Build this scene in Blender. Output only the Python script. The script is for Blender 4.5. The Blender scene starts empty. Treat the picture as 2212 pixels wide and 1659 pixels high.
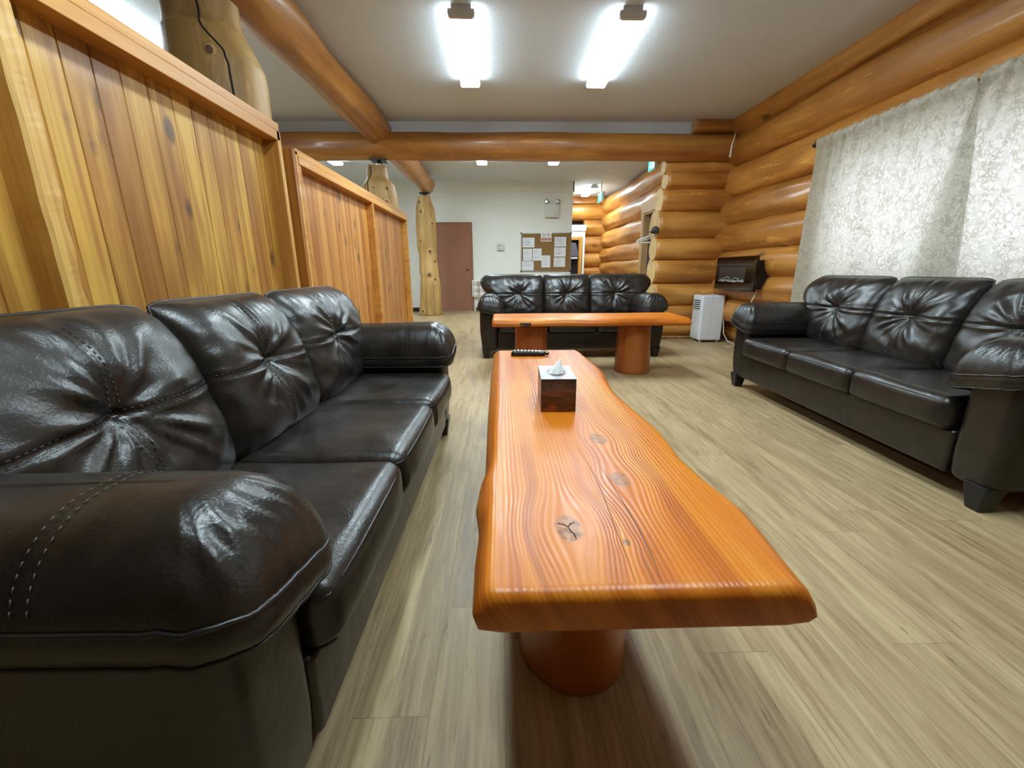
import bpy, bmesh, math, random
import numpy as np
from mathutils import Matrix, Vector
random.seed(7)
S = bpy.context.scene
COL = S.collection
PI = math.pi

# ------------------------------------------------------------------ helpers
def link(o, parent=None):
    COL.objects.link(o)
    if parent is not None:
        o.parent = parent
    return o

def tag(o, label=None, cat=None, group=None, kind=None):
    if label: o['label'] = label
    if cat: o['category'] = cat
    if group: o['group'] = group
    if kind: o['kind'] = kind
    return o

def empty(name, loc=(0, 0, 0), rz=0.0, **kw):
    o = bpy.data.objects.new(name, None)
    o.empty_display_size = 0.1
    link(o)
    o.location = loc
    o.rotation_euler = (0, 0, rz)
    return tag(o, **kw)

def mk(name, verts, faces, mat, parent=None, smooth=True, loc=None, attr=None):
    me = bpy.data.meshes.new(name)
    me.from_pydata([tuple(map(float, v)) for v in verts], [], [tuple(int(i) for i in f) for f in faces])
    if mat is not None:
        me.materials.append(mat)
    if attr is not None:
        a = me.attributes.new('tone', 'FLOAT', 'FACE')
        a.data.foreach_set('value', np.array(attr, dtype=np.float32))
    if smooth:
        me.polygons.foreach_set('use_smooth', [True] * len(me.polygons))
    bm = bmesh.new(); bm.from_mesh(me)
    bmesh.ops.recalc_face_normals(bm, faces=bm.faces)
    bm.to_mesh(me); bm.free()
    me.update()
    o = bpy.data.objects.new(name, me)
    link(o, parent)
    if loc is not None:
        o.location = loc
    return o

class MB:
    """collects shapes into one mesh"""
    def __init__(self):
        self.v = []; self.f = []; self.a = []
    def add(self, v, f, a=0.0):
        k = len(self.v)
        self.v += [tuple(p) for p in v]
        self.f += [tuple(i + k for i in q) for q in f]
        self.a += [a] * len(f)
        return self
    def box(self, x0, x1, y0, y1, z0, z1, a=0.0):
        v = [(x, y, z) for x in (x0, x1) for y in (y0, y1) for z in (z0, z1)]
        f = [(0, 1, 3, 2), (4, 6, 7, 5), (0, 4, 5, 1), (2, 3, 7, 6), (0, 2, 6, 4), (1, 5, 7, 3)]
        return self.add(v, f, a)
    def build(self, name, mat, parent=None, smooth=False, bevel=0.0, loc=None, attr=False):
        o = mk(name, self.v, self.f, mat, parent, smooth, loc, self.a if attr else None)
        if bevel:
            m = o.modifiers.new('bevel', 'BEVEL'); m.width = bevel; m.segments = 2; m.limit_method = 'ANGLE'
        return o

def box(name, x0, x1, y0, y1, z0, z1, mat, parent=None, bevel=0.0):
    return MB().box(x0, x1, y0, y1, z0, z1).build(name, mat, parent, bevel=bevel)

def rbox_data(sx, sy, sz, r, n=6, k=4, c=(0, 0, 0), disp=None):
    """rounded box, half sizes sx sy sz, edge radius r; n inner cells, k cells per edge arc"""
    def axis(s, m):
        rr = min(r, s * 0.999)
        e = [math.tan(math.radians(45 * i / k)) for i in range(k + 1)]
        lo = [-(s - rr) - rr * t for t in reversed(e)]
        mid = [-(s - rr) + 2 * (s - rr) * i / m for i in range(1, m)]
        hi = [(s - rr) + rr * t for t in e]
        return lo + mid + hi
    ns = n if isinstance(n, (tuple, list)) else (n, n, n)
    ax = [axis(sx, ns[0]), axis(sy, ns[1]), axis(sz, ns[2])]
    ss = [sx, sy, sz]
    idx = {}; V = []; F = []
    def vid(q):
        key = tuple(round(t, 6) for t in q)
        if key not in idx:
            idx[key] = len(V); V.append(q)
        return idx[key]
    for d in range(3):
        a, b = [i for i in range(3) if i != d]
        for sg in (-1, 1):
            for i in range(len(ax[a]) - 1):
                for j in range(len(ax[b]) - 1):
                    q = []
                    for (ii, jj) in ((i, j), (i + 1, j), (i + 1, j + 1), (i, j + 1)):
                        p = [0, 0, 0]; p[d] = sg * ss[d]; p[a] = ax[a][ii]; p[b] = ax[b][jj]
                        q.append(vid(p))
                    F.append(q if sg > 0 else q[::-1])
    P = np.array(V, float)
    rr = np.array([min(r, s * 0.999) for s in ss]); inn = np.array(ss) - rr
    C = np.clip(P, -inn, inn); D = P - C
    L = np.linalg.norm(D / rr, axis=1, keepdims=True); L[L == 0] = 1
    P = C + D / L
    if disp is not None:
        P = disp(P)
    return P + np.array(c), F

def rbox(name, sx, sy, sz, r, mat, parent=None, n=6, k=4, c=(0, 0, 0), disp=None):
    v, f = rbox_data(sx, sy, sz, r, n, k, c, disp)
    return mk(name, v, f, mat, parent)

def tube_data(path, r, segs=8, closed=False):
    P = np.array(path, float); n = len(P)
    V = []; F = []
    up0 = np.array([0.0, 0.0, 1.0])
    prev = None
    for i in range(n):
        if closed: t = P[(i + 1) % n] - P[i - 1]
        else: t = P[min(i + 1, n - 1)] - P[max(i - 1, 0)]
        t = t / (np.linalg.norm(t) + 1e-12)
        if prev is None:
            a = np.cross(t, up0)
            if np.linalg.norm(a) < 1e-3: a = np.cross(t, np.array([1.0, 0, 0]))
        else:
            a = prev - t * np.dot(prev, t)
        a /= np.linalg.norm(a); prev = a
        b = np.cross(t, a)
        rr = r[i] if hasattr(r, '__len__') else r
        for s in range(segs):
            w = 2 * PI * s / segs
            V.append(P[i] + rr * (math.cos(w) * a + math.sin(w) * b))
    m = n if closed else n - 1
    for i in range(m):
        for s in range(segs):
            i2 = (i + 1) % n; s2 = (s + 1) % segs
            F.append((i * segs + s, i * segs + s2, i2 * segs + s2, i2 * segs + s))
    if not closed:
        F.append(tuple(range(segs))[::-1]); F.append(tuple((n - 1) * segs + s for s in range(segs)))
    return V, F

def tube(name, path, r, mat, parent=None, segs=8, closed=False):
    v, f = tube_data(path, r, segs, closed)
    return mk(name, v, f, mat, parent)

def dashes(name, paths, r, mat, parent, dash=0.008, gap=0.005):
    """stitching: short raised threads along each path"""
    mb = MB()
    for path in paths:
        P = np.array(path, float)
        L = np.concatenate([[0], np.cumsum(np.linalg.norm(np.diff(P, axis=0), axis=1))])
        t = 0.0
        while t + dash < L[-1]:
            a = [np.interp(t, L, P[:, k]) for k in range(3)]
            b = [np.interp(t + dash, L, P[:, k]) for k in range(3)]
            v, f = tube_data([a, b], r, 5)
            mb.add(v, f)
            t += dash + gap
    return mb.build(name, mat, parent, smooth=True)

def loft(rings, closed=True, caps=True):
    V = []; F = []
    n = len(rings[0])
    for R in rings: V += [tuple(p) for p in R]
    for i in range(len(rings) - 1):
        for s in range(n if closed else n - 1):
            s2 = (s + 1) % n
            F.append((i * n + s, i * n + s2, (i + 1) * n + s2, (i + 1) * n + s))
    if caps:
        F.append(tuple(range(n))[::-1]); F.append(tuple((len(rings) - 1) * n + s for s in range(n)))
    return V, F

def lathe(prof, segs=24):
    """prof: (r, z) list -> verts/faces round local z"""
    rings = [[(r * math.cos(2 * PI * s / segs), r * math.sin(2 * PI * s / segs), z) for s in range(segs)] for r, z in prof]
    return loft(rings)

def smoothstep(a, b, x):
    t = np.clip((x - a) / (b - a), 0, 1)
    return t * t * (3 - 2 * t)

# ------------------------------------------------------------------ materials
def srgb(r, g, b):
    f = lambda c: (c / 255 / 12.92) if c / 255 <= 0.04045 else ((c / 255 + 0.055) / 1.055) ** 2.4
    return (f(r), f(g), f(b), 1.0)

class Mat:
    def __init__(s, name):
        s.m = bpy.data.materials.new(name); s.m.use_nodes = True
        s.t = s.m.node_tree; s.t.nodes.clear()
        s.out = s.t.nodes.new('ShaderNodeOutputMaterial')
    def n(s, typ, ins=None, **kw):
        nd = s.t.nodes.new('ShaderNode' + typ)
        for k, v in kw.items(): setattr(nd, k, v)
        for k, v in (ins or {}).items():
            sock = nd.inputs[k]
            if isinstance(v, bpy.types.NodeSocket): s.t.links.new(v, sock)
            elif isinstance(v, bpy.types.Node): s.t.links.new(v.outputs[0], sock)
            else: sock.default_value = v
        return nd
    def math(s, op, a, b=0.0, c=0.0, clamp=False):
        return s.n('Math', {0: a, 1: b, 2: c}, operation=op, use_clamp=clamp).outputs[0]
    def vmath(s, op, a, b=(0, 0, 0)):
        nd = s.n('VectorMath', {0: a, 1: b}, operation=op)
        return nd.outputs['Value'] if op in ('DISTANCE', 'LENGTH', 'DOT_PRODUCT') else nd.outputs[0]
    def mix(s, fac, a, b, blend='MIX'):
        nd = s.n('Mix', {}, data_type='RGBA', blend_type=blend)
        for sock, v in ((nd.inputs[0], fac), (nd.inputs[6], a), (nd.inputs[7], b)):
            if isinstance(v, bpy.types.NodeSocket): s.t.links.new(v, sock)
            else: sock.default_value = v
        return nd.outputs[2]
    def ramp(s, fac, stops):
        nd = s.n('ValToRGB', {0: fac})
        cr = nd.color_ramp
        while len(cr.elements) < len(stops): cr.elements.new(0.5)
        for e, (p, c) in zip(cr.elements, stops):
            e.position = p; e.color = c if len(c) == 4 else (*c, 1)
        return nd.outputs[0]
    def rng(s, v, a, b, c=0.0, d=1.0, smooth=False):
        return s.n('MapRange', {0: v, 1: a, 2: b, 3: c, 4: d}, interpolation_type='SMOOTHSTEP' if smooth else 'LINEAR').outputs[0]
    def noise(s, vec, scale=1.0, detail=4.0, rough=0.55, dist=0.0):
        return s.n('TexNoise', {'Vector': vec, 'Scale': scale, 'Detail': detail, 'Roughness': rough, 'Distortion': dist}).outputs[0]
    def obj(s):
        return s.n('TexCoord').outputs['Object']
    def rand(s):
        return s.n('ObjectInfo').outputs['Random']
    def scale(s, vec, sc):
        return s.n('VectorMath', {0: vec, 1: sc}, operation='MULTIPLY').outputs[0]
    def bump(s, h, strength=0.3, dist=0.01):
        return s.n('Bump', {'Height': h, 'Strength': strength, 'Distance': dist}).outputs[0]
    def bsdf(s, color, rough=0.5, normal=None, metal=0.0, spec=0.5, coat=0.0, **kw):
        ins = {'Base Color': color, 'Roughness': rough, 'Metallic': metal, 'Specular IOR Level': spec, 'Coat Weight': coat}
        if coat: ins['Coat Roughness'] = kw.pop('coat_rough', 0.12)
        ins.update(kw)
        if normal is not None: ins['Normal'] = normal
        b = s.n('BsdfPrincipled', ins)
        s.t.links.new(b.outputs[0], s.out.inputs[0])
        return s.m

def plain(name, rgb, rough=0.5, metal=0.0, spec=0.5, coat=0.0):
    return Mat(name).bsdf(srgb(*rgb), rough, metal=metal, spec=spec, coat=coat)

def emit(name, rgb, strength):
    m = Mat(name)
    e = m.n('Emission', {0: srgb(*rgb), 1: strength})
    m.t.links.new(e.outputs[0], m.out.inputs[0])
    return m.m

def wood_log(name, dark, mid, light, rough=0.42, axis=0, coat=0.15, knot=0.36, along=0.8, across=7.0, knotsize=0.11):
    """peeled log, grain along local axis"""
    m = Mat(name)
    off = m.n('CombineXYZ', {0: m.math('MULTIPLY', m.rand(), 61.0), 1: m.math('MULTIPLY', m.rand(), 23.0), 2: m.math('MULTIPLY', m.rand(), 47.0)}).outputs[0]
    co = m.vmath('ADD', m.obj(), off)
    sc = [across] * 3; sc[axis] = along
    g1 = m.noise(m.scale(co, tuple(sc)), 1.0, 6, 0.6, 0.6)
    sc2 = [2.6] * 3; sc2[axis] = 0.9
    g2 = m.noise(m.scale(co, tuple(sc2)), 1.0, 3, 0.5, 0.3)
    f = m.math('ADD', m.math('MULTIPLY', g1, 0.5), m.math('MULTIPLY', g2, 0.5))
    col = m.ramp(f, [(0.36, srgb(*dark)), (0.5, srgb(*mid)), (0.63, srgb(*light))])
    sc3 = [55.0] * 3; sc3[axis] = 1.6
    fine = m.noise(m.scale(co, tuple(sc3)), 1.0, 3, 0.6)
    col = m.mix(m.rng(fine, 0.58, 0.72, 0, 0.3), col, srgb(*[c * 0.62 for c in dark]), 'MIX')
    # pale skips left by the drawknife
    sc4 = [9.0] * 3; sc4[axis] = 1.5
    sk = m.noise(m.scale(co, tuple(sc4)), 1.0, 5, 0.7, 1.4)
    col = m.mix(m.rng(sk, 0.58, 0.68, 0, 0.55, True), col, srgb(*[min(255, c * 1.18) for c in light]))
    # knots
    sk2 = [3.4] * 3; sk2[axis] = 1.7
    vor = m.n('TexVoronoi', {'Vector': m.scale(co, tuple(sk2)), 'Scale': 1.0})
    pick = m.n('SeparateColor', {0: vor.outputs['Color']}).outputs[0]
    d = m.math('ADD', vor.outputs['Distance'], m.math('MULTIPLY', m.noise(m.scale(co, (25, 25, 25)), 1.0, 2), 0.05))
    kn = m.math('MULTIPLY', m.rng(d, knotsize * 0.7, knotsize + 0.1, 1, 0, True), m.math('LESS_THAN', pick, knot))
    col = m.mix(m.math('MULTIPLY', kn, 0.75), col, srgb(*[c * 0.45 for c in dark]))
    tone = m.rng(m.rand(), 0, 1, 0.88, 1.1)
    col = m.mix(1.0, col, m.n('CombineColor', {0: tone, 1: tone, 2: tone}).outputs[0], 'MULTIPLY')
    h = m.math('ADD', m.math('MULTIPLY', fine, 0.35), m.math('MULTIPLY', sk, 0.9))
    return m.bsdf(col, rough, m.bump(h, 0.35, 0.012), coat=coat)

def wood_board(name, dark, mid, light, rough=0.5, axis=2, knot=0.25, coat=0.05):
    """sawn boards, grain along local axis, face attribute 'tone' picks the board"""
    m = Mat(name)
    at = m.n('Attribute', attribute_name='tone').outputs['Fac']
    r = m.math('ADD', at, m.math('MULTIPLY', m.rand(), 3.0))
    off = m.n('CombineXYZ', {0: m.math('MULTIPLY', r, 31.0), 1: m.math('MULTIPLY', r, 17.0), 2: m.math('MULTIPLY', r, 53.0)}).outputs[0]
    co = m.vmath('ADD', m.obj(), off)
    sc = [16.0] * 3; sc[axis] = 0.7
    g1 = m.noise(m.scale(co, tuple(sc)), 1.0, 5, 0.6, 0.8)
    sc2 = [5.0] * 3; sc2[axis] = 0.9
    g2 = m.noise(m.scale(co, tuple(sc2)), 1.0, 3, 0.5, 0.5)
    f = m.math('ADD', m.math('MULTIPLY', g1, 0.6), m.math('MULTIPLY', g2, 0.4))
    f = m.math('ADD', f, m.math('MULTIPLY', m.math('SUBTRACT', m.math('FRACT', m.math('MULTIPLY', r, 7.13)), 0.5), 0.16))
    col = m.ramp(f, [(0.38, srgb(*dark)), (0.5, srgb(*mid)), (0.6, srgb(*light))])
    sc3 = [95.0] * 3; sc3[axis] = 1.8
    fine = m.noise(m.scale(co, tuple(sc3)), 1.0, 3, 0.6)
    col = m.mix(m.rng(fine, 0.52, 0.72, 0, 0.3), col, srgb(*[c * 0.72 for c in dark]))
    sk2 = [7.0] * 3; sk2[axis] = 3.6
    vor = m.n('TexVoronoi', {'Vector': m.scale(co, tuple(sk2)), 'Scale': 1.0})
    pick = m.n('SeparateColor', {0: vor.outputs['Color']}).outputs[0]
    d = m.math('ADD', vor.outputs['Distance'], m.math('MULTIPLY', m.noise(m.scale(co, (40, 40, 40)), 1.0, 2), 0.08))
    kn = m.math('MULTIPLY', m.rng(d, 0.16, 0.3, 1, 0, True), m.math('LESS_THAN', pick, knot))
    col = m.mix(m.math('MULTIPLY', kn, 0.8), col, srgb(74, 50, 34))
    return m.bsdf(col, rough, m.bump(fine, 0.12, 0.004), coat=coat)

def slab_wood(name, knots, cracks=True):
    """oiled live-edge slab; grain runs along local y and flows round the listed knots"""
    m = Mat(name)
    co = m.obj()
    sep = m.n('SeparateXYZ', {0: co})
    x, y, z = sep.outputs
    warp = x
    disk = None
    for (kx, ky, kr, amp) in knots:
        dx = m.math('SUBTRACT', x, kx)
        dy = m.math('MULTIPLY', m.math('SUBTRACT', y, ky), 0.62)
        d = m.math('SQRT', m.math('ADD', m.math('MULTIPLY', dx, dx), m.math('MULTIPLY', dy, dy)))
        w = m.rng(d, 0.0, kr * 4.6, 1, 0, True)
        warp = m.math('SUBTRACT', warp, m.math('MULTIPLY', m.math('MULTIPLY', dx, w), amp))
        dn = m.math('ADD', d, m.math('MULTIPLY', m.math('SUBTRACT', m.noise(m.scale(co, (60, 60, 60)), 1.0, 3), 0.5), kr * 0.5))
        k = m.rng(dn, kr * 0.75, kr * 1.05, 1, 0, True)
        disk = k if disk is None else m.math('MAXIMUM', disk, k)
    low = m.noise(m.scale(co, (3.0, 0.8, 3.0)), 1.0, 3, 0.5)
    u = m.math('ADD', warp, m.math('MULTIPLY', low, 0.035))
    u = m.math('ADD', u, m.math('MULTIPLY', z, 0.6))
    wob = m.noise(m.scale(co, (12, 1.0, 12)), 1.0, 2)
    rings = m.math('SINE', m.math('ADD', m.math('MULTIPLY', u, 640.0), m.math('MULTIPLY', wob, 11.0)))
    rings = m.rng(rings, -1, 1, 0, 1)
    fade = m.rng(m.noise(m.scale(co, (5.5, 0.7, 5.5)), 1.0, 3), 0.38, 0.62, 0.15, 1)
    vec = m.n('CombineXYZ', {0: m.math('MULTIPLY', u, 26.0), 1: m.math('MULTIPLY', y, 0.7), 2: 0.0}).outputs[0]
    g = m.noise(vec, 1.0, 5, 0.6)
    col = m.ramp(g, [(0.3, srgb(158, 78, 14)), (0.5, srgb(196, 106, 22)), (0.7, srgb(214, 132, 34))])
    col = m.mix(m.math('MULTIPLY', m.math('MULTIPLY', m.math('POWER', rings, 3.0), fade), 0.26), col, srgb(146, 72, 22))
    sap = m.rng(m.noise(m.scale(co, (4, 0.9, 4)), 1.0, 2), 0.5, 0.66, 0, 0.4, True)
    col = m.mix(sap, col, srgb(226, 150, 52))
    kc = m.ramp(m.noise(m.scale(co, (90, 90, 40)), 1.0, 4), [(0.35, srgb(104, 62, 30)), (0.65, srgb(178, 116, 62))])
    col = m.mix(m.math('MULTIPLY', disk, 0.85), col, kc)
    scr = m.noise(m.scale(co, (45, 18, 45)), 1.0, 4, 0.6, 0.6)
    rough = m.rng(scr, 0.35, 0.7, 0.29, 0.4)
    return m.bsdf(col, rough, m.bump(rings, 0.1, 0.003), spec=0.38)

def leather():
    m = Mat('black_leather')
    co = m.obj()
    big = m.noise(m.scale(co, (9, 9, 9)), 1.0, 4, 0.6)
    v2 = m.noise(m.scale(co, (190, 190, 190)), 1.0, 1, 0.5)
    crease = m.noise(m.scale(co, (17, 17, 17)), 1.0, 3, 0.5, 0.0)
    col = m.ramp(big, [(0.35, (0.0085, 0.0068, 0.0056, 1)), (0.65, (0.021, 0.0145, 0.0102, 1))])
    rough = m.rng(big, 0.3, 0.7, 0.29, 0.37)
    n1 = m.bump(v2, 0.32, 0.0016)
    n2 = m.n('Bump', {'Height': crease, 'Strength': 0.2, 'Distance': 0.012, 'Normal': n1}).outputs[0]
    return m.bsdf(col, rough, n2, spec=0.55)

def floor_mat():
    m = Mat('vinyl_plank_floor')
    co = m.obj()
    sep = m.n('SeparateXYZ', {0: co}); x, y, z = sep.outputs
    W, L = 0.178, 1.22
    row = m.math('FLOOR', m.math('DIVIDE', x, W))
    wn = m.n('TexWhiteNoise', {'Vector': m.n('CombineXYZ', {0: row, 1: 3.0}).outputs[0]}).outputs['Value']
    ys = m.math('ADD', m.math('DIVIDE', y, L), wn)
    cell = m.math('FLOOR', ys)
    rnd = m.n('TexWhiteNoise', {'Vector': m.n('CombineXYZ', {0: row, 1: cell, 2: 9.0}).outputs[0]}).outputs['Value']
    fx = m.math('FRACT', m.math('DIVIDE', x, W)); fy = m.math('FRACT', ys)
    ex = m.math('MULTIPLY', m.math('MINIMUM', fx, m.math('SUBTRACT', 1.0, fx)), W)
    ey = m.math('MULTIPLY', m.math('MINIMUM', fy, m.math('SUBTRACT', 1.0, fy)), L)
    edge = m.math('MINIMUM', ex, ey)
    seam = m.rng(edge, 0.0004, 0.0018, 1, 0)
    off = m.n('CombineXYZ', {0: m.math('MULTIPLY', rnd, 40.0), 1: m.math('MULTIPLY', rnd, 71.0), 2: 0.0}).outputs[0]
    pc = m.vmath('ADD', co, off)
    g1 = m.noise(m.scale(pc, (34, 2.2, 1)), 1.0, 6, 0.68, 1.0)
    g2 = m.noise(m.scale(pc, (7, 1.2, 1)), 1.0, 3, 0.5, 0.6)
    f = m.math('ADD', m.math('MULTIPLY', g1, 0.72), m.math('MULTIPLY', g2, 0.28))
    f = m.math('ADD', f, m.math('MULTIPLY', m.math('SUBTRACT', rnd, 0.5), 0.05))
    col = m.ramp(f, [(0.3, srgb(118, 95, 68)), (0.45, srgb(158, 134, 98)), (0.58, srgb(180, 156, 117)), (0.75, srgb(194, 173, 135))])
    fl = m.noise(m.scale(pc, (70, 7, 1)), 1.0, 3, 0.7, 0.4)
    col = m.mix(m.rng(fl, 0.62, 0.74, 0, 0.7, True), col, srgb(84, 62, 38))
    col = m.mix(m.math('MULTIPLY', seam, 0.4), col, srgb(84, 68, 50))
    rough = m.rng(g1, 0.3, 0.7, 0.36, 0.5)
    h = m.math('SUBTRACT', m.math('MULTIPLY', g1, 0.3), seam)
    return m.bsdf(col, rough, m.bump(h, 0.15, 0.003), spec=0.45)

def plaster(name, rgb, scale=60, strength=0.35):
    m = Mat(name)
    co = m.obj()
    nz = m.noise(m.scale(co, (scale,) * 3), 1.0, 4, 0.65)
    b = m.noise(m.scale(co, (1.1,) * 3), 1.0, 3)
    c = srgb(*rgb); d = tuple(t * 0.93 for t in c[:3]) + (1,)
    return m.bsdf(m.mix(b, c, d), 0.8, m.bump(nz, strength, 0.006), spec=0.3)

def curtain_mat():
    m = Mat('floral_curtain')
    co = m.obj()
    wv = m.n('TexNoise', {'Vector': m.scale(co, (0, 16, 16)), 'Scale': 1.0, 'Detail': 2.0})
    wc = m.vmath('ADD', m.scale(co, (0, 24, 20)), m.scale(wv.outputs['Color'], (0, 2.4, 2.4)))
    e = m.n('TexVoronoi', {'Vector': wc, 'Scale': 1.0}, feature='DISTANCE_TO_EDGE').outputs['Distance']
    vine = m.rng(e, 0.04, 0.13, 1, 0, True)
    bl = m.noise(m.vmath('ADD', m.scale(co, (0, 48, 40)), m.scale(wv.outputs['Color'], (0, 4, 4))), 1.0, 2, 0.5, 1.4)
    leaf = m.rng(bl, 0.53, 0.6, 0, 1, True)
    fill = m.rng(m.noise(m.scale(co, (0, 10, 9)), 1.0, 2), 0.42, 0.55, 0.45, 1)
    pat = m.math('MULTIPLY', m.math('MAXIMUM', m.math('MULTIPLY', vine, 0.75), leaf), fill, clamp=True)
    weave = m.noise(m.scale(co, (0, 240, 300)), 1.0, 2)
    base = m.mix(m.math('MULTIPLY', pat, 0.3), srgb(196, 193, 174), srgb(166, 160, 140))
    tr = m.mix(pat, (0.72, 0.72, 0.70, 1), (0.40, 0.375, 0.33, 1))
    d = m.n('BsdfDiffuse', {'Color': base, 'Normal': m.bump(weave, 0.2, 0.002)})
    t = m.n('BsdfTranslucent', {'Color': tr})
    mx = m.n('MixShader', {0: 0.5})
    m.t.links.new(d.outputs[0], mx.inputs[1]); m.t.links.new(t.outputs[0], mx.inputs[2])
    m.t.links.new(mx.outputs[0], m.out.inputs[0])
    return m.m

M = {}
M['leather'] = leather()
M['leather_dark'] = plain('black_vinyl', (24, 23, 23), 0.5)
M['thread'] = plain('seam_thread', (80, 74, 68), 0.6)
M['piping'] = plain('leather_piping', (34, 31, 30), 0.33)
M['foot'] = plain('black_foot', (16, 16, 17), 0.4)
M['log'] = wood_log('orange_log', (146, 92, 36), (182, 121, 51), (208, 150, 74))
M['log_beam'] = wood_log('beam_log', (130, 80, 32), (160, 103, 43), (182, 127, 58), knot=0.2)
M['post'] = wood_log('pale_log', (146, 110, 58), (176, 138, 80), (198, 162, 104), rough=0.55, axis=2, coat=0.0, knot=0.45, along=0.7, across=8.0, knotsize=0.09)
M['log_end'] = wood_log('log_end', (168, 136, 84), (190, 156, 100), (206, 174, 118), rough=0.6, coat=0.0, knot=0.0)
M['board_yellow'] = wood_board('knotty_cedar_board', (148, 94, 34), (178, 124, 50), (210, 162, 70), knot=0.75)
M['board_orange'] = wood_board('orange_pine_board', (156, 96, 36), (181, 116, 48), (199, 138, 66), knot=0.6)
M['rail'] = wood_board('fir_rail', (176, 114, 44), (198, 136, 60), (212, 154, 76), axis=1, knot=0.1)
M['stile'] = wood_board('fir_stile', (170, 114, 46), (198, 144, 68), (216, 168, 88), knot=0.12)
M['dark_board'] = wood_board('amber_board', (140, 82, 18), (160, 98, 26), (172, 112, 36), knot=0.15)
M['trimwood'] = wood_board('pale_trim_board', (150, 114, 70), (172, 136, 90), (188, 154, 108), knot=0.15)
M['floor'] = floor_mat()
M['ceiling'] = plaster('ceiling_texture', (208, 214, 222), 75, 0.5)
M['wall'] = plaster('white_wall', (224, 224, 216), 140, 0.12)
M['white_paint'] = plain('white_paint', (232, 231, 222), 0.5)
M['door'] = plaster('brown_door_paint', (150, 104, 84), 160, 0.08)
M['door_frame'] = plain('brown_frame_paint', (140, 90, 70), 0.5)
M['metal'] = plain('brushed_metal', (190, 188, 182), 0.3, metal=1.0)
M['brass'] = plain('worn_brass', (190, 160, 110), 0.3, metal=1.0)
M['blackmetal'] = plain('black_metal', (20, 20, 24), 0.45)
M['base_black'] = plain('black_baseboard', (22, 20, 19), 0.5)
M['curtain'] = curtain_mat()
M['lens'] = emit('lamp_lens', (216, 236, 244), 21.0)
M['lens_dim'] = emit('lamp_lens_dim', (216, 236, 244), 15.0)
M['lens_side'] = emit('lamp_lens_side', (214, 236, 240), 4.5)
M['fixture'] = plain('fixture_white', (196, 192, 188), 0.5)
M['white_plastic'] = plain('white_plastic', (226, 228, 232), 0.35)
M['grey_plastic'] = plain('grey_plastic', (200, 200, 190), 0.5)
M['cord'] = plain('white_cord', (218, 216, 204), 0.5)
M['glass_black'] = plain('black_glass', (8, 8, 10), 0.06, spec=0.6)
M['ember'] = None
M['cork'] = None
M['paper'] = plain('paper', (216, 217, 220), 0.7)
M['ink'] = plain('grey_ink', (150, 150, 154), 0.8)
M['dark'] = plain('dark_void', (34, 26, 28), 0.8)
M['purple'] = plain('plum_door_paint', (66, 44, 46), 0.55)

def cork():
    m = Mat('cork')
    nz = m.noise(m.scale(m.obj(), (160,) * 3), 1.0, 4, 0.7)
    return m.bsdf(m.ramp(nz, [(0.3, srgb(104, 76, 38)), (0.7, srgb(150, 116, 68))]), 0.9)
M['cork'] = cork()

def gravel():
    m = Mat('glass_embers')
    v = m.n('TexVoronoi', {'Vector': m.obj(), 'Scale': 90.0}).outputs['Distance']
    return m.bsdf(m.ramp(v, [(0.1, srgb(225, 225, 220)), (0.6, srgb(120, 120, 118))]), 0.3)
M['ember'] = gravel()

def plaid():
    m = Mat('plaid_fabric')
    sep = m.n('SeparateXYZ', {0: m.obj()}); x, y, z = sep.outputs
    def stripes(u, f, ph, w):
        return m.math('LESS_THAN', m.math('FRACT', m.math('ADD', m.math('MULTIPLY', u, f), ph)), w)
    a = m.math('ADD', m.math('MULTIPLY', stripes(x, 6.5, 0.1, 0.4), 0.5), m.math('MULTIPLY', stripes(z, 6.5, 0.3, 0.4), 0.5))
    col = m.ramp(a, [(0.0, srgb(224, 220, 212)), (0.5, srgb(190, 184, 172)), (1.0, srgb(150, 140, 122))])
    b = m.math('MAXIMUM', stripes(x, 6.5, 0.75, 0.09), stripes(z, 6.5, 0.85, 0.09))
    col = m.mix(m.math('MULTIPLY', b, 0.7), col, srgb(104, 104, 112))
    return m.bsdf(col, 0.85)
M['plaid'] = plaid()

def tissue_print(top):
    m = Mat('cloud_print_top' if top else 'cloud_print_side')
    co = m.obj()
    n1 = m.noise(m.scale(co, (14, 20, 40) if not top else (16, 30, 10)), 1.0, 5, 0.6, 0.8)
    n2 = m.noise(m.scale(co, (9, 9, 26)), 1.0, 3, 0.6, 0.5)
    if top:
        col = m.ramp(n1, [(0.34, srgb(96, 128, 176)), (0.45, srgb(150, 168, 196)), (0.53, srgb(186, 172, 170)), (0.62, srgb(182, 124, 108))])
        return m.bsdf(col, 0.3)
    z = m.n('SeparateXYZ', {0: co}).outputs[2]
    g = m.math('ADD', m.math('MULTIPLY', z, 6.5), m.math('MULTIPLY', m.math('SUBTRACT', n2, 0.5), 0.9))
    col = m.ramp(g, [(0.0, srgb(150, 76, 40)), (0.16, srgb(70, 46, 34)), (0.3, srgb(66, 54, 48)), (0.42, srgb(120, 78, 66)), (0.5, srgb(84, 82, 84)), (0.6, srgb(58, 50, 52)), (0.72, srgb(24, 34, 56))])
    col = m.mix(m.rng(n1, 0.5, 0.7, 0, 0.6), col, srgb(104, 66, 56))
    return m.bsdf(col, 0.3)
M['box_top'] = tissue_print(True)
M['box_side'] = tissue_print(False)

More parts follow.
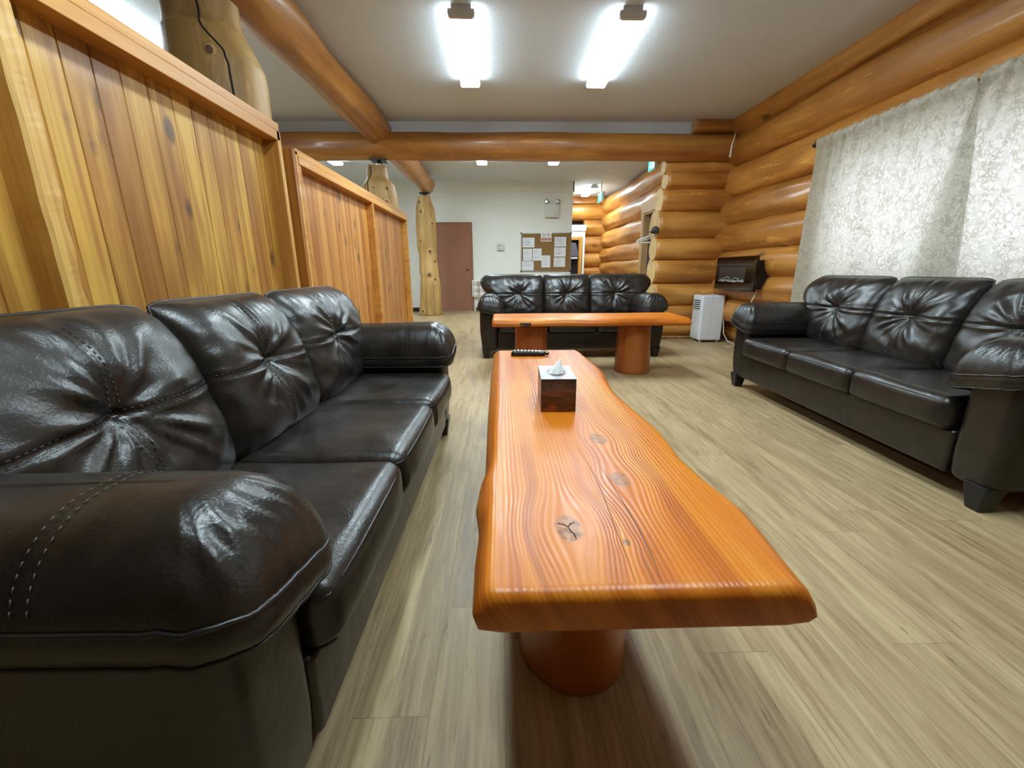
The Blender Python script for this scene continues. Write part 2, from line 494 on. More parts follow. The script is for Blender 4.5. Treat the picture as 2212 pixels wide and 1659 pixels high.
# ------------------------------------------------------------------ logs
def log_mesh(L, r0, r1, seed, amp=0.012, facet=0.006, wander=0.01, segs=40, step=0.07, squash=1.0):
    rs = np.random.RandomState(seed)
    n = max(4, int(L / step))
    t = np.linspace(0, L, n + 1)
    th = np.linspace(0, 2 * PI, segs, endpoint=False)
    T, H = np.meshgrid(t, th, indexing='ij')
    R = r0 + (r1 - r0) * T / max(L, 1e-6)
    for k in range(1, 4):
        R = R + amp * rs.uniform(0.3, 0.8) / k * np.cos(k * H + rs.uniform(0, 6.3) + rs.uniform(-1.2, 1.2) * T)
        R = R + amp * 0.45 * np.cos(rs.uniform(1.0, 4.5) * T + rs.uniform(0, 6.3))
    for k in range(6):
        kk = rs.randint(4, 9)
        R = R + facet * 0.5 * np.cos(kk * H + rs.uniform(0, 6.3) + rs.uniform(-2.5, 2.5) * T) * (0.6 + 0.4 * np.cos(rs.uniform(1, 5) * T + rs.uniform(0, 6)))
    dy = wander * np.cos(rs.uniform(0.4, 1.1) * T + rs.uniform(0, 6.3)); dz = wander * np.cos(rs.uniform(0.4, 1.1) * T + rs.uniform(0, 6.3))
    X = T; Y = R * np.cos(H) + dy; Z = R * np.sin(H) * squash + dz
    V = np.stack([X, Y, Z], -1).reshape(-1, 3)
    F = []
    for i in range(n):
        for s in range(segs):
            s2 = (s + 1) % segs
            F.append((i * segs + s, i * segs + s2, (i + 1) * segs + s2, (i + 1) * segs + s))
    F.append(tuple(range(segs))[::-1]); F.append(tuple(n * segs + s for s in range(segs)))
    return V, F

def log(name, p0, p1, r, seed, mat, parent=None, r1=None, endmat=None, **kw):
    p0 = Vector(p0); p1 = Vector(p1); d = p1 - p0
    V, F = log_mesh(d.length, r, r if r1 is None else r1, seed, **kw)
    o = mk(name, V, F, mat, parent)
    if endmat is not None:
        o.data.materials.append(endmat)
        for p in o.data.polygons:
            if len(p.vertices) > 8: p.material_index = 1; p.use_smooth = False
    else:
        for p in o.data.polygons:
            if len(p.vertices) > 8: p.use_smooth = False
    q = d.to_track_quat('X', 'Z')
    o.matrix_basis = Matrix.Translation(p0) @ q.to_matrix().to_4x4()
    return o

# ------------------------------------------------------------------ room shell
XL, XR, YF, YB, YM = -4.7, 3.06, -4.6, 10.72, 6.12
ZF, ZB = 2.85, 3.0
def struct(o): o['kind'] = 'structure'; return o
struct(box('floor', XL - 0.2, 3.6, YF - 0.2, 13.4, -0.12, 0.0, M['floor']))
cm = MB().box(XL - 0.2, 3.6, YF - 0.2, YM + 0.12, ZF, ZF + 0.12).box(XL - 0.2, 3.6, YM + 0.12, 13.4, ZB, ZB + 0.12)
struct(cm.build('ceiling', M['ceiling']))
struct(box('trim_1', XL, 3.3, YM, YM + 0.12, 2.66, ZB, M['ceiling']))
bw = MB().box(XL, 1.73, YB, YB + 0.16, 0, ZB).box(1.57, 1.73, YB + 0.16, 12.7, 0, ZB)
struct(bw.build('wall_back', M['wall']))
struct(MB().box(XL, 1.755, YB - 0.04, YB - 0.001, 2.77, ZB).box(1.731, 1.755, YB - 0.04, 12.7, 2.77, ZB).build('trim_2', M['wall']))
struct(MB().box(XL, -1.545, YB - 0.02, YB - 0.001, 0, 0.1).box(-0.63, 1.74, YB - 0.02, YB - 0.001, 0, 0.1).build('baseboard_back', M['base_black']))
struct(box('wall_left', XL - 0.15, XL, YF, YB + 0.1, 0, ZB, M['wall']))
struct(box('wall_front', XL, 3.6, YF - 0.15, YF, 0, ZF, M['log']))

# right outside wall of stacked logs, with the window cut out of three courses
wr = struct(empty('wall_right', (3.25, 2.0, 0)))
seams = [0.0, 0.267, 0.585, 0.906, 1.236, 1.575, 1.939, 2.334, 2.676, 2.985]
YWIN0, YWIN1 = 0.55, 4.02
def wlog(y0, y1, z0, z1, seed, xc=None, y_parent=2.0):
    h = z1 - z0; r = h / 2 * 1.13
    o = log('log', ((xc or 3.06 + r) - 3.25, y0 - y_parent, (z0 + z1) / 2), ((xc or 3.06 + r) - 3.25, y1 - y_parent, (z0 + z1) / 2), r, seed, M['log'], wr, amp=0.009, facet=0.008, wander=0.006)
    return o
for i in range(len(seams) - 1):
    z0, z1 = seams[i], seams[i + 1]
    xc = None
    if i == 0: xc = 3.4
    if i == 8: xc = 3.19
    if i == 7: xc = 3.22
    if 0.9 < (z0 + z1) / 2 < 1.94 and z0 >= 0.9:
        wlog(YWIN1, 6.5, z0, z1, 20 + i, xc)
        wlog(YF, YWIN0, z0, z1, 40 + i, xc)
    else:
        wlog(YF, 6.5, z0, z1, 60 + i, xc)
MB().box(0.13, 0.2, YF - 2, YWIN0 - 2, 0, ZF).box(0.13, 0.2, YWIN1 - 2, 4.4, 0, ZF).box(0.13, 0.2, YWIN0 - 2, YWIN1 - 2, 0, 0.9).box(0.13, 0.2, YWIN0 - 2, YWIN1 - 2, 1.94, ZF).build('backing', M['log'], wr)
v, f = tube_data([(2.955 - 3.25, 3.8, 2.63), (2.935 - 3.25, 3.82, 2.5), (2.94 - 3.25, 3.84, 2.37)], [0.006, 0.009, 0.016], 6)
mk('sealant_bead', v, f, M['white_paint'], wr)

wn = struct(empty('window_1', (3.2, 2.28, 0.9)))
yy = (YWIN1 - YWIN0) / 2
fm = MB().box(0, 0.1, -yy, yy, 0.0, 0.06).box(0, 0.1, -yy, yy, 0.98, 1.04)
for q in (-yy, -yy + 1.12, yy - 1.18, yy - 0.06): fm.box(0, 0.1, q, q + 0.06, 0.06, 0.98)
fm.build('window_frame', M['white_paint'], wn)

# corridor side of the outside wall, with a doorway
wc_ = struct(empty('wall_corridor', (3.1, 9.0, 0)))
cs = [0.0, 0.12, 0.5, 0.87, 1.21, 1.6, 2.07, 2.53, 2.95]
DY0, DY1 = 6.75, 9.0
for i in range(len(cs) - 1):
    z0, z1 = cs[i], cs[i + 1]; r = (z1 - z0) / 2 * 1.12
    X = 2.91 + r - 3.1
    if z1 < 2.1:
        log('log', (X, DY1 + 0.14 - 9, (z0 + z1) / 2), (X, 4.1, (z0 + z1) / 2), r, 80 + i, M['log'], wc_, facet=0.011, endmat=M['log_end'])
    else:
        log('log', (X, 6.4 - 9, (z0 + z1) / 2), (X, 4.1, (z0 + z1) / 2), r, 90 + i, M['log'], wc_, facet=0.011)
box('backing', 0.12, 0.16, -2.6, 4.2, 2.07, ZB, M['log'], wc_)
box('backing', 0.12, 0.16, 0.1, 4.2, 0, 2.07, M['log'], wc_)
d2 = struct(empty('door_2', (3.0, 7.9, 0)))
box('leaf', 0.03, 0.07, DY0 - 7.9, DY1 - 7.9, 0.0, 2.07, M['purple'], d2)
MB().box(-0.09, 0.03, DY1 - 7.9, DY1 - 7.9 + 0.05, 0, 2.07).box(-0.1, -0.07, DY1 - 7.9 + 0.05, DY1 - 7.9 + 0.14, 0, 2.1).build('jamb', M['trimwood'], d2, bevel=0.003)
MB().box(-0.1, -0.06, DY0 - 7.9 - 0.1, DY1 - 7.9 + 0.16, 2.08, 2.3).box(-0.08, 0.16, DY0 - 7.9, DY1 - 7.9, 2.05, 2.08).build('header', M['trimwood'], d2, bevel=0.003)

# corridor end wall of logs with a white trimmed opening
wf = struct(empty('wall_corridor_end', (2.5, 12.75, 0)))
for i in range(len(cs) - 1):
    z0, z1 = cs[i] - 0.13, cs[i + 1] - 0.13
    if i == 0: continue
    r = (z1 - z0) / 2 * 1.12
    zc = (z0 + z1) / 2
    if zc < 2.25:
        log('log', (2.42 - 2.5, r, zc), (0.9, r, zc), r, 120 + i, M['log'], wf)
    else:
        log('log', (1.6 - 2.5, r, zc), (0.9, r, zc), r, 130 + i, M['log'], wf)
box('top_plate', -0.9, 0.9, 0.05, 0.2, 2.82, ZB, M['log'], wf)
box('backing', -0.9, 0.9, 0.3, 0.35, 0, ZB, M['dark'], wf)
d3 = struct(empty('door_3', (2.2, 12.6, 0)))
MB().box(-0.55, 0.24, -0.02, 0.04, 2.06, 2.22).box(-0.55, 0.22, 0.0, 0.04, 1.9, 2.045).box(0.16, 0.22, 0.0, 0.04, 0, 1.9).build('white_casing', M['white_paint'], d3, bevel=0.003)
MB().box(-0.55, 0.15, 0.0, 0.14, 1.82, 1.9).box(0.05, 0.15, 0.0, 0.14, 0, 1.82).build('wood_jamb', M['stile'], d3, bevel=0.004)
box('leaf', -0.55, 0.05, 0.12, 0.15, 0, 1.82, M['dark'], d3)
# coats glimpsed in that opening
ct = empty('coat', (2.02, 12.66, 0.98), label='grey coat hanging in the opening at the corridor end', cat='coat')
rings = []
for k in range(9):
    z = 0.76 - k * 0.05; w = 0.1 + 0.012 * k
    rings.append([(w * math.cos(a) * (1 + 0.12 * math.cos(5 * a + k * 0.2)) * 1.3, 0.05 * math.sin(a), z) for a in np.linspace(0, 2 * PI, 28, endpoint=False)])
v, f = loft(rings)
mk('fabric', v, f, plain('grey_coat_cloth', (92, 86, 96), 0.9), ct)
box('hem_band', -0.21, 0.2, -0.07, 0.06, 0.32, 0.36, M['white_plastic'], ct)

# cross wall stub of logs under the beam
wx = struct(empty('wall_cross', (2.65, 6.27, 0)))
xs = [0.041, 0.258, 0.478, 0.796, 1.131, 1.407, 1.776, 2.059, 2.263, 2.41]
ends = [2.21, 2.2, 2.2, 2.19, 2.18, 2.2, 2.22, 2.26, 2.22, 2.26]
for i in range(len(xs) - 1):
    z0, z1 = xs[i], xs[i + 1]; r = (z1 - z0) / 2 * (1.12 if i < 8 else 1.25)
    zc = (z0 + z1) / 2
    log('log', (ends[i] - 2.65, -0.17 + r, zc), (0.75, -0.17 + r, zc), r, 150 + i, M['log'], wx, endmat=M['log_end'], facet=0.005, amp=0.006, wander=0.003)
box('sill_board', 2.24 - 2.65, 0.6, -0.12, 0.0, 0.012, 0.06, M['stile'], wx)
box('core', 2.3 - 2.65, 0.7, -0.04, 0.14, 0.0, 2.42, M['log'], wx)

# ------------------------------------------------------------------ beams and posts
def tagged_log(name, label, cat, group, *a, **k):
    o = log(name, *a, **k); return tag(o, label, cat, group)
tagged_log('log_beam', 'long horizontal log beam crossing the room from side to side', 'beam', None, (XL, 6.13, 2.552), (3.25, 6.1, 2.557), 0.166, 5, M['log_beam'], amp=0.006, wander=0.008)
tagged_log('log_beam', 'log beam running lengthwise under the ceiling above the board partitions', 'beam', None, (-1.58, YF, 2.655), (-1.58, 9.98, 2.785), 0.172, 8, M['log_beam'], amp=0.012, facet=0.009, wander=0.012)
tagged_log('log_beam', 'short log stub on top of the cross beam in the right corner', 'beam', None, (2.52, 6.09, 2.79), (3.1, 6.09, 2.79), 0.1, 12, M['log_beam'], endmat=M['log_end'], amp=0.004)

t_prof = {}
def post(name, label, loc, prof, seed, notch=None, jack=None, topz=None, squash=1.0):
    """prof: (z, centre x, radius x, radius y)"""
    rs = np.random.RandomState(seed)
    zs = np.array([p[0] for p in prof]); segs = 44
    Z = np.linspace(zs[0], zs[-1], int((zs[-1] - zs[0]) / 0.03) + 2)
    Z = np.unique(np.concatenate([Z, zs]))
    th = np.linspace(0, 2 * PI, segs, endpoint=False)
    ph = rs.uniform(0, 6.3, 8)
    rings = []
    for z in Z:
        cx = np.interp(z, zs, [p[1] for p in prof]); rx = np.interp(z, zs, [p[2] for p in prof]); ry = np.interp(z, zs, [p[3] for p in prof])
        k = 1 + 0.018 * np.cos(2 * th + ph[0] + z * 1.3) + 0.014 * np.cos(3 * th + ph[1] - z * 2.1) + 0.009 * np.cos(6 * th + ph[2] + 3 * z) + 0.006 * np.cos(9 * th + ph[3] - 5 * z)
        rings.append(np.stack([cx + rx * k * np.cos(th), ry * k * np.sin(th), np.full(segs, z)], -1))
    t = empty(name, loc, label=label, cat='post')
    t_prof[t.name] = (prof, ph)
    v, f = loft(rings)
    mk('trunk', v, f, M['post'], t)
    if jack:
        jx, z0, z1 = jack
        mb = MB(); mb.box(jx - 0.1, jx + 0.1, -0.1, 0.1, z1 - 0.018, z1)
        vv, ff = lathe([(0.025, z0), (0.025, z1 - 0.015)], 14); mb.add([(p[0] + jx, p[1], p[2]) for p in vv], ff)
        mb.build('jack_plate', M['blackmetal'], t)
        vv, ff = lathe([(0.045, z0 - 0.01), (0.045, z0 + 0.03), (0.034, z0 + 0.045)], 6)
        mk('jack_nut', [(p[0] + jx, p[1], p[2]) for p in vv], ff, M['metal'], t, smooth=False)
    return t
def on_trunk(t, x, z):
    """front (-y) surface point of a trunk built by post()"""
    prof, ph = t_prof[t.name]
    zs = [q[0] for q in prof]
    cx = np.interp(z, zs, [q[1] for q in prof]); rx = np.interp(z, zs, [q[2] for q in prof]); ry = np.interp(z, zs, [q[3] for q in prof])
    th = -math.acos(max(-0.98, min(0.98, (x - cx) / rx)))
    k = 1 + 0.018 * math.cos(2 * th + ph[0] + z * 1.3) + 0.014 * math.cos(3 * th + ph[1] - z * 2.1) + 0.009 * math.cos(6 * th + ph[2] + 3 * z) + 0.006 * math.cos(9 * th + ph[3] - 5 * z)
    return (cx + rx * k * math.cos(th), ry * k * math.sin(th), z)
def check(t, pts, w):
    pts = [on_trunk(t, float(np.interp(q, range(len(pts)), [p[0] for p in pts])), float(np.interp(q, range(len(pts)), [p[1] for p in pts]))) for q in np.linspace(0, len(pts) - 1, 4 * len(pts))]
    v, f = tube_data(pts, w, 6)
    return mk('crack', v, f, M['dark'], t)
M['knot'] = plain('dark_knot_wood', (96, 66, 34), 0.6)
def knot(t, x, z, r=0.028):
    r *= 1.25
    x0, y0, z0 = on_trunk(t, x, z)
    n = Vector((x0 - 0.0, y0, 0)).normalized()
    prof, ph = t_prof[t.name]
    q = n.to_track_quat('Z', 'Y').to_matrix()
    v, f = lathe([(r * 1.5, -0.012), (r * 1.25, 0.001), (r * 0.95, 0.006), (r * 0.5, 0.005), (0.002, 0.002)], 16)
    o = mk('knot', [tuple(q @ Vector((p[0], p[1] * 1.25, p[2])) + Vector((x0, y0, z0))) for p in v], f, M['post'], t)
    v, f = lathe([(r * 0.85, 0.002), (r * 0.7, 0.0075), (r * 0.3, 0.0065), (0.001, 0.006)], 14)
    mk('knot_heart', [tuple(q @ Vector((p[0], p[1] * 1.2, p[2])) + Vector((x0, y0, z0))) for p in v], f, M['knot'], o)

p1 = post('log_post', 'broad pale log post behind the nearest board partition', (-1.735, 3.06, 0),
          [(0, 0.0, 0.262, 0.255), (1.86, 0.0, 0.262, 0.25), (2.12, 0.0, 0.266, 0.24), (2.2, -0.005, 0.262, 0.235), (2.32, -0.03, 0.235, 0.215), (2.38, -0.045, 0.22, 0.205), (2.41, -0.05, 0.214, 0.165), (2.46, -0.052, 0.212, 0.15), (2.58, -0.052, 0.212, 0.15)], 3)
check(p1, [(0.17, 1.75), (0.175, 2.0), (0.17, 2.16), (0.15, 2.24), (0.06, 2.34), (0.03, 2.41), (0.02, 2.5)], 0.006)
knot(p1, 0.09, 2.22, 0.02)
knot(p1, 0.02, 2.05, 0.012)
p2 = post('log_post', 'pale notched log post behind the second board partition under the cross beam', (-1.6, 6.12, 0),
          [(0, 0.0, 0.195, 0.24), (1.74, 0.0, 0.198, 0.24), (1.79, 0.0, 0.23, 0.24), (1.95, 0.0, 0.22, 0.22), (2.1, -0.01, 0.2, 0.2), (2.17, -0.02, 0.14, 0.15), (2.3, -0.02, 0.128, 0.13), (2.318, -0.02, 0.128, 0.13)], 4, jack=(0.02, 2.318, 2.398))
check(p2, [(-0.06, 2.3), (-0.06, 2.2), (-0.1, 2.11), (-0.1, 2.03), (-0.085, 1.93), (-0.08, 1.75)], 0.007)
knot(p2, 0.13, 2.03, 0.022)
knot(p2, 0.12, 1.85, 0.03)
knot(p2, -0.02, 2.04, 0.012)
p3 = post('log_post', 'free-standing pale log post with dark knots left of the brown door', (-1.64, 9.92, 0),
          [(0, 0.0, 0.262, 0.25), (0.25, 0.01, 0.245, 0.24), (0.5, 0.02, 0.235, 0.23), (0.7, 0.022, 0.228, 0.23), (0.85, 0.02, 0.205, 0.21), (0.95, 0.005, 0.215, 0.21), (1.15, 0.005, 0.205, 0.2), (1.35, 0.0, 0.197, 0.2), (1.5, -0.012, 0.218, 0.21), (1.62, -0.008, 0.222, 0.22), (1.85, -0.005, 0.225, 0.22), (2.1, 0.0, 0.215, 0.21), (2.3, 0.0, 0.2, 0.2), (2.44, -0.01, 0.16, 0.16), (2.5, -0.01, 0.142, 0.15), (2.545, -0.01, 0.138, 0.145)], 6, jack=(0.0, 2.545, 2.62))

for kx, kz, kr in ((-0.09, 2.42, 0.03), (-0.07, 2.22, 0.03), (0.15, 1.98, 0.03), (-0.11, 1.62, 0.022), (0.08, 1.4, 0.036), (0.17, 1.2, 0.026), (0.04, 0.9, 0.036), (0.16, 0.8, 0.024), (-0.14, 0.1, 0.03)):
    knot(p3, kx, kz, kr)
check(p3, [(0.12, 0.75), (0.12, 0.5), (0.125, 0.2), (0.13, 0.02)], 0.003)

# ------------------------------------------------------------------ board partitions
def plank_panel(parent, x, y0, y1, z0, z1, w, seed, mat, thick=0.02):
    rs = np.random.RandomState(seed)
    mb = MB(); y = y0; i = 0
    g = 0.0035
    while y < y1 - 0.01:
        ww = min(w * rs.uniform(0.8, 1.15), y1 - y)
        if y1 - (y + ww) < 0.05: ww = y1 - y
        prof = [(x - thick, y), (x - g * 1.6, y + 0.0005), (x, y + g), (x, y + ww - g), (x - g * 1.6, y + ww - 0.0005), (x - thick, y + ww)]
        v = [(a, b, z) for z in (z0, z1) for a, b in prof]; n = len(prof)
        f = [(k, (k + 1) % n, n + (k + 1) % n, n + k) for k in range(n)] + [tuple(range(n))[::-1], tuple(range(n, 2 * n))]
        mb.add(v, f, rs.uniform(0, 1)); y += ww; i += 1
    return mb.build('plank_panel', mat, parent, attr=True)

def wavy_stile(name, parent, x0, x1, y0, y1, z0, z1, seed, mat, amp):
    """stile whose front arris is waney"""
    rs = np.random.RandomState(seed)
    rings = []
    for z in np.linspace(z0, z1, 70):
        d = amp * (np.sin(z * 9 + 1) + 0.7 * np.sin(z * 23 + 2) + 0.5 * np.sin(z * 41)) / 2
        e = amp * (np.sin(z * 7 + 4) + 0.6 * np.sin(z * 31)) / 2
        rings.append([(x0, y0, z), (x1 - 0.006, y0 + d * 0.4, z), (x1, y0 + 0.012 + d * 0.4, z), (x1 - abs(e), y1 - 0.012 + e, z), (x1 - 0.012 - abs(e), y1 + e, z), (x0, y1, z)])
    v, f = loft(rings)
    return mk(name, v, f, mat, parent, smooth=False)

pa = empty('board_partition', (-1.33, 1.495, 0), label='nearest partition of yellow knotty boards, behind the sofa on the left', cat='partition')
plank_panel(pa, -0.085, -1.5, -0.145, 0.06, 1.8, 0.17, 2, M['board_yellow'])
plank_panel(pa, -0.085, -0.11, 1.345, 0.06, 1.8, 0.135, 1, M['board_yellow'])
MB().box(-0.1, 0.0, -1.5, 1.385, 1.812, 1.855, 0.3).box(-0.1, 0.003, -1.5, 1.378, 1.757, 1.8115, 0.6).build('top_rail', M['rail'], pa, bevel=0.003, attr=True)
MB().box(-0.1, 0.003, 1.345, 1.388, 0.0, 1.8115, 0.4).build('end_stile', M['stile'], pa, bevel=0.003, attr=True)
wavy_stile('middle_stile', pa, -0.1, 0.004, -0.15, -0.075, 0.0, 1.757, 5, M['stile'], 0.008)
box('bottom_rail', -0.1, 0.0, -1.5, 1.345, 0.0, 0.09, M['rail'], pa, bevel=0.003)
MB().box(-0.13, -0.108, -1.5, 1.385, 0.03, 1.8).build('back_panel', M['board_yellow'], pa)

pb = empty('board_partition', (-1.31, 4.67, 0), label='far partition of narrow orange boards, past the first one', cat='partition')
plank_panel(pb, -0.07, -1.57, 0.0, 0.06, 1.72, 0.1, 11, M['board_orange'])
plank_panel(pb, -0.07, 0.045, 1.605, 0.06, 1.72, 0.1, 12, M['board_orange'])
MB().box(-0.085, 0.0, -1.655, 1.655, 1.722, 1.762, 0.2).box(-0.085, 0.003, -1.62, 1.65, 1.672, 1.7215, 0.7).build('top_rail', M['rail'], pb, bevel=0.003, attr=True)
MB().box(-0.085, 0.0, -1.655, -1.624, 0, 1.745, 0.5).box(-0.085, -0.004, -1.623, -1.58, 0, 1.672, 0.1).build('near_stile', M['rail'], pb, bevel=0.002, attr=True)
wavy_stile('middle_stile', pb, -0.085, 0.003, 0.0, 0.045, 0.0, 1.672, 9, M['rail'], 0.003)
MB().box(-0.085, 0.0, 1.61, 1.655, 0.0, 1.672, 0.9).build('end_stile', M['rail'], pb, bevel=0.003, attr=True)
MB().box(-0.085, 0.02, 1.55, 1.665, 0.0, 0.2, 0.9).build('foot_block', M['stile'], pb, bevel=0.003, attr=True)
box('bottom_rail', -0.085, 0.0, -1.57, 1.55, 0.0, 0.09, M['rail'], pb, bevel=0.003)
MB().box(-0.15, -0.002, -1.69, -1.657, 0, 1.75, 0.4).build('side_post', M['dark_board'], pb, attr=True, bevel=0.002)

# ------------------------------------------------------------------ back wall things
d1 = struct(empty('door_1', (-1.09, YB, 0)))
MB().box(-0.455, -0.415, -0.03, 0.0, 0, 2.106).box(0.365, 0.415, -0.03, 0.0, 0, 2.106).box(-0.415, 0.365, -0.03, 0.0, 2.066, 2.106).build('door_frame', M['door_frame'], d1, bevel=0.004)
box('leaf', -0.415, 0.365, -0.02, -0.001, 0.02, 2.064, M['door'], d1)
box('threshold', -0.42, 0.37, -0.06, -0.001, 0.0, 0.018, M['metal'], d1, bevel=0.003)
v, f = lathe([(0.03, 0), (0.03, 0.006), (0.012, 0.01), (0.012, 0.035), (0.026, 0.045), (0.03, 0.06), (0.022, 0.072), (0.004, 0.075)], 18)
mk('knob', [(p[0] + 0.295, -0.02 - p[2], p[1] + 1.04) for p in v], f, M['brass'], d1)

wall_y = YB - 0.001
# emergency light
el = empty('emergency_light', (1.235, wall_y, 2.2), label='grey emergency light box with two lamp heads high on the white wall', cat='emergency light')
rbox('housing', 0.165, 0.04, 0.15, 0.012, M['grey_plastic'], el, c=(0, -0.041, 0.15), n=2, k=2)
box('badge', 0.075, 0.125, -0.0835, -0.0805, 0.045, 0.06, M['ink'], el)
for sx in (-0.13, 0.14):
    v, f = lathe([(0.02, -0.05), (0.045, -0.03), (0.052, 0.03), (0.045, 0.035), (0.02, 0.036)], 18)
    h = mk('lamp_head', [(p[0] + sx, -0.05 - p[2], p[1] + 0.35) for p in v], f, M['metal'], el)
    v, f = tube_data([(sx, -0.045, 0.3), (sx, -0.045, 0.33)], 0.012, 8); mk('lamp_stem', v, f, M['grey_plastic'], el)
th = empty('thermostat', (0.005, wall_y, 1.44), label='square pale thermostat on the white wall between door and notice board', cat='thermostat')
rbox('backplate', 0.095, 0.008, 0.085, 0.006, plain('beige_plastic', (188, 188, 174), 0.6), th, c=(0, -0.009, 0.085), n=1, k=2)
rbox('body', 0.078, 0.014, 0.068, 0.008, M['grey_plastic'], th, c=(0, -0.025, 0.085), n=1, k=2)
box('display', -0.05, 0.0, -0.0405, -0.039, 0.112, 0.125, M['dark'], th)
box('dial', 0.02, 0.035, -0.0405, -0.039, 0.112, 0.124, M['ink'], th)
box('grille', -0.05, 0.055, -0.0405, -0.039, 0.048, 0.058, M['ink'], th)
box('stem', -0.028, -0.015, -0.02, -0.004, 0.17, 0.19, M['ink'], th)

# notice board and sheets
bd = empty('notice_board', (1.107, wall_y, 0.965), label='cork notice board in a thin metal frame above the far sofa', cat='notice board')
W2, Hh = 0.603, 0.885
box('cork_sheet', -W2, W2, -0.012, -0.001, 0, Hh, M['cork'], bd)
MB().box(-W2 - 0.012, W2 + 0.012, -0.018, 0, -0.012, 0.01).box(-W2 - 0.012, W2 + 0.012, -0.018, 0, Hh - 0.01, Hh + 0.012).box(-W2 - 0.012, -W2 + 0.01, -0.018, 0, 0.01, Hh - 0.01).box(W2 - 0.01, W2 + 0.012, -0.018, 0, 0.01, Hh - 0.01).build('frame', M['metal'], bd)
for sx in (-W2, W2):
    for sz in (0, Hh):
        box('corner_cap', sx - 0.018, sx + 0.018, -0.022, -0.0005, sz - 0.018, sz + 0.018, M['blackmetal'], bd, bevel=0.004)
# crop pixel -> board metres (crop 230..1205 x, 765..1520 y)
def bx(px): return 0.504 + (px - 232) / (1205 - 232) * 1.206
def bz(py): return 1.85 - (py - 765) / (1520 - 765) * 0.885
sheets = [
 ((258, 850, 492, 1042), 'landscape white sheet at the top left of the notice board', 'l'),
 ((268, 1068, 445, 1308), 'portrait white sheet with a bold heading below the top left sheet', 'h'),
 ((458, 1064, 634, 1306), 'portrait white sheet touching the bold-headed sheet on its right', 'p'),
 ((246, 1318, 478, 1505), 'landscape white sheet in the bottom left corner of the notice board', 's'),
 ((632, 1202, 808, 1444), 'portrait white sheet pinned low in the middle of the board', 'p'),
 ((885, 838, 1114, 1026), 'landscape sheet topmost of the three stacked at the right of the board', 'l'),
 ((882, 1042, 1110, 1230), 'landscape sheet in the middle of the three stacked at the right', 'l'),
 ((876, 1246, 1104, 1434), 'landscape sheet lowest of the three stacked at the right', 's')]
rs = np.random.RandomState(3)
for (x0, y0, x1, y1), lab, typ in sheets:
    a, b, c, d = bx(x0), bx(x1), bz(y1), bz(y0)
    sh = empty('paper_sheet', ((a + b) / 2, wall_y - 0.0125, c), label=lab, cat='paper', group='sheets pinned to the notice board')
    w = (b - a) / 2; h = d - c
    n = 8
    V = []; F = []
    for i in range(n + 1):
        for j in range(n + 1):
            u = i / n; q = j / n
            V.append((-w + 2 * w * u, -0.0015 - 0.006 * (1 - q) ** 2 * (0.4 + 0.6 * u), h * q))
    for i in range(n):
        for j in range(n): F.append((i * (n + 1) + j, (i + 1) * (n + 1) + j, (i + 1) * (n + 1) + j + 1, i * (n + 1) + j + 1))
    o = mk('page', V, F, M['paper'], sh)
    mb = MB(); z = h * 0.86
    first = True
    while z > h * 0.12:
        q = z / h
        yb = -0.0015 - 0.006 * (1 - q) ** 2 - 0.0012
        lw = w * rs.uniform(0.45, 0.85) if not first else w * 0.5
        if rs.rand() > 0.22 or first:
            mb.box(-w * 0.85, -w * 0.85 + 2 * lw * 0.95, yb - 0.0003, yb, z, z + (0.009 if first and typ == 'h' else 0.0045))
        if first and typ == 'l': mb.box(-w * 0.05, 0.0, yb - 0.0003, yb, h * 0.25, h * 0.75)
        first = False
        z -= h * rs.uniform(0.055, 0.09)
    mb.build('printed_lines', M['ink'], sh)
    v, f = lathe([(0.006, 0), (0.006, 0.006), (0.003, 0.01)], 10)
    mk('pin', [(p[0], -0.008 - p[2], p[1] + h * 0.95) for p in v], f, M['ink'], sh)
# smoking / vaping sign
sg = empty('warning_sign', (1.107, wall_y - 0.0195, 1.66), label='small white and red sign with two crossed-out circles on the notice board', cat='sign')
rbox('plate', 0.128, 0.003, 0.104, 0.0029, M['white_paint'], sg, c=(0, -0.003, 0.104), n=1, k=2)
red = plain('sign_red', (158, 34, 40), 0.4); grey_ring = plain('sign_grey', (92, 86, 88), 0.5)
box('red_panel', -0.112, 0.112, -0.0072, -0.0061, 0.018, 0.085, red, sg)
for k, cx in enumerate((-0.056, 0.056)):
    cz = 0.148
    ring = [(cx + 0.042 * math.cos(a), -0.0068, cz + 0.042 * math.sin(a)) for a in np.linspace(0, 2 * PI, 32, endpoint=False)]
    v, f = tube_data(ring, 0.0045, 6, closed=True); mb = MB().add(v, f)
    v, f = tube_data([(cx - 0.03, -0.0068, cz + 0.03), (cx + 0.03, -0.0068, cz - 0.03)], 0.0045, 6); mb.add(v, f)
    if k == 0: mb.box(cx - 0.03, cx + 0.03, -0.0068, -0.0062, cz - 0.008, cz + 0.002)
    else: mb.box(cx - 0.02, cx + 0.028, -0.0068, -0.0062, cz - 0.002, cz + 0.012)
    mb.build('prohibition_symbol', grey_ring, sg)
for txt, zz in (('NO SMOKING', 0.055), ('NO VAPING', 0.026)):
    cu = bpy.data.curves.new('sign_text', 'FONT'); cu.body = txt; cu.size = 0.03; cu.align_x = 'CENTER'; cu.extrude = 0.0003
    cu.materials.append(M['white_paint'])
    tmp = bpy.data.objects.new('tmp_text', cu); COL.objects.link(tmp); bpy.context.view_layer.update()
    me = bpy.data.meshes.new_from_object(tmp.evaluated_get(bpy.context.evaluated_depsgraph_get()))
    bpy.data.objects.remove(tmp)
    me.name = 'lettering'
    o = bpy.data.objects.new('lettering', me); link(o, sg); o.location = (0, -0.0078, zz); o.rotation_euler = (PI / 2, 0, 0)
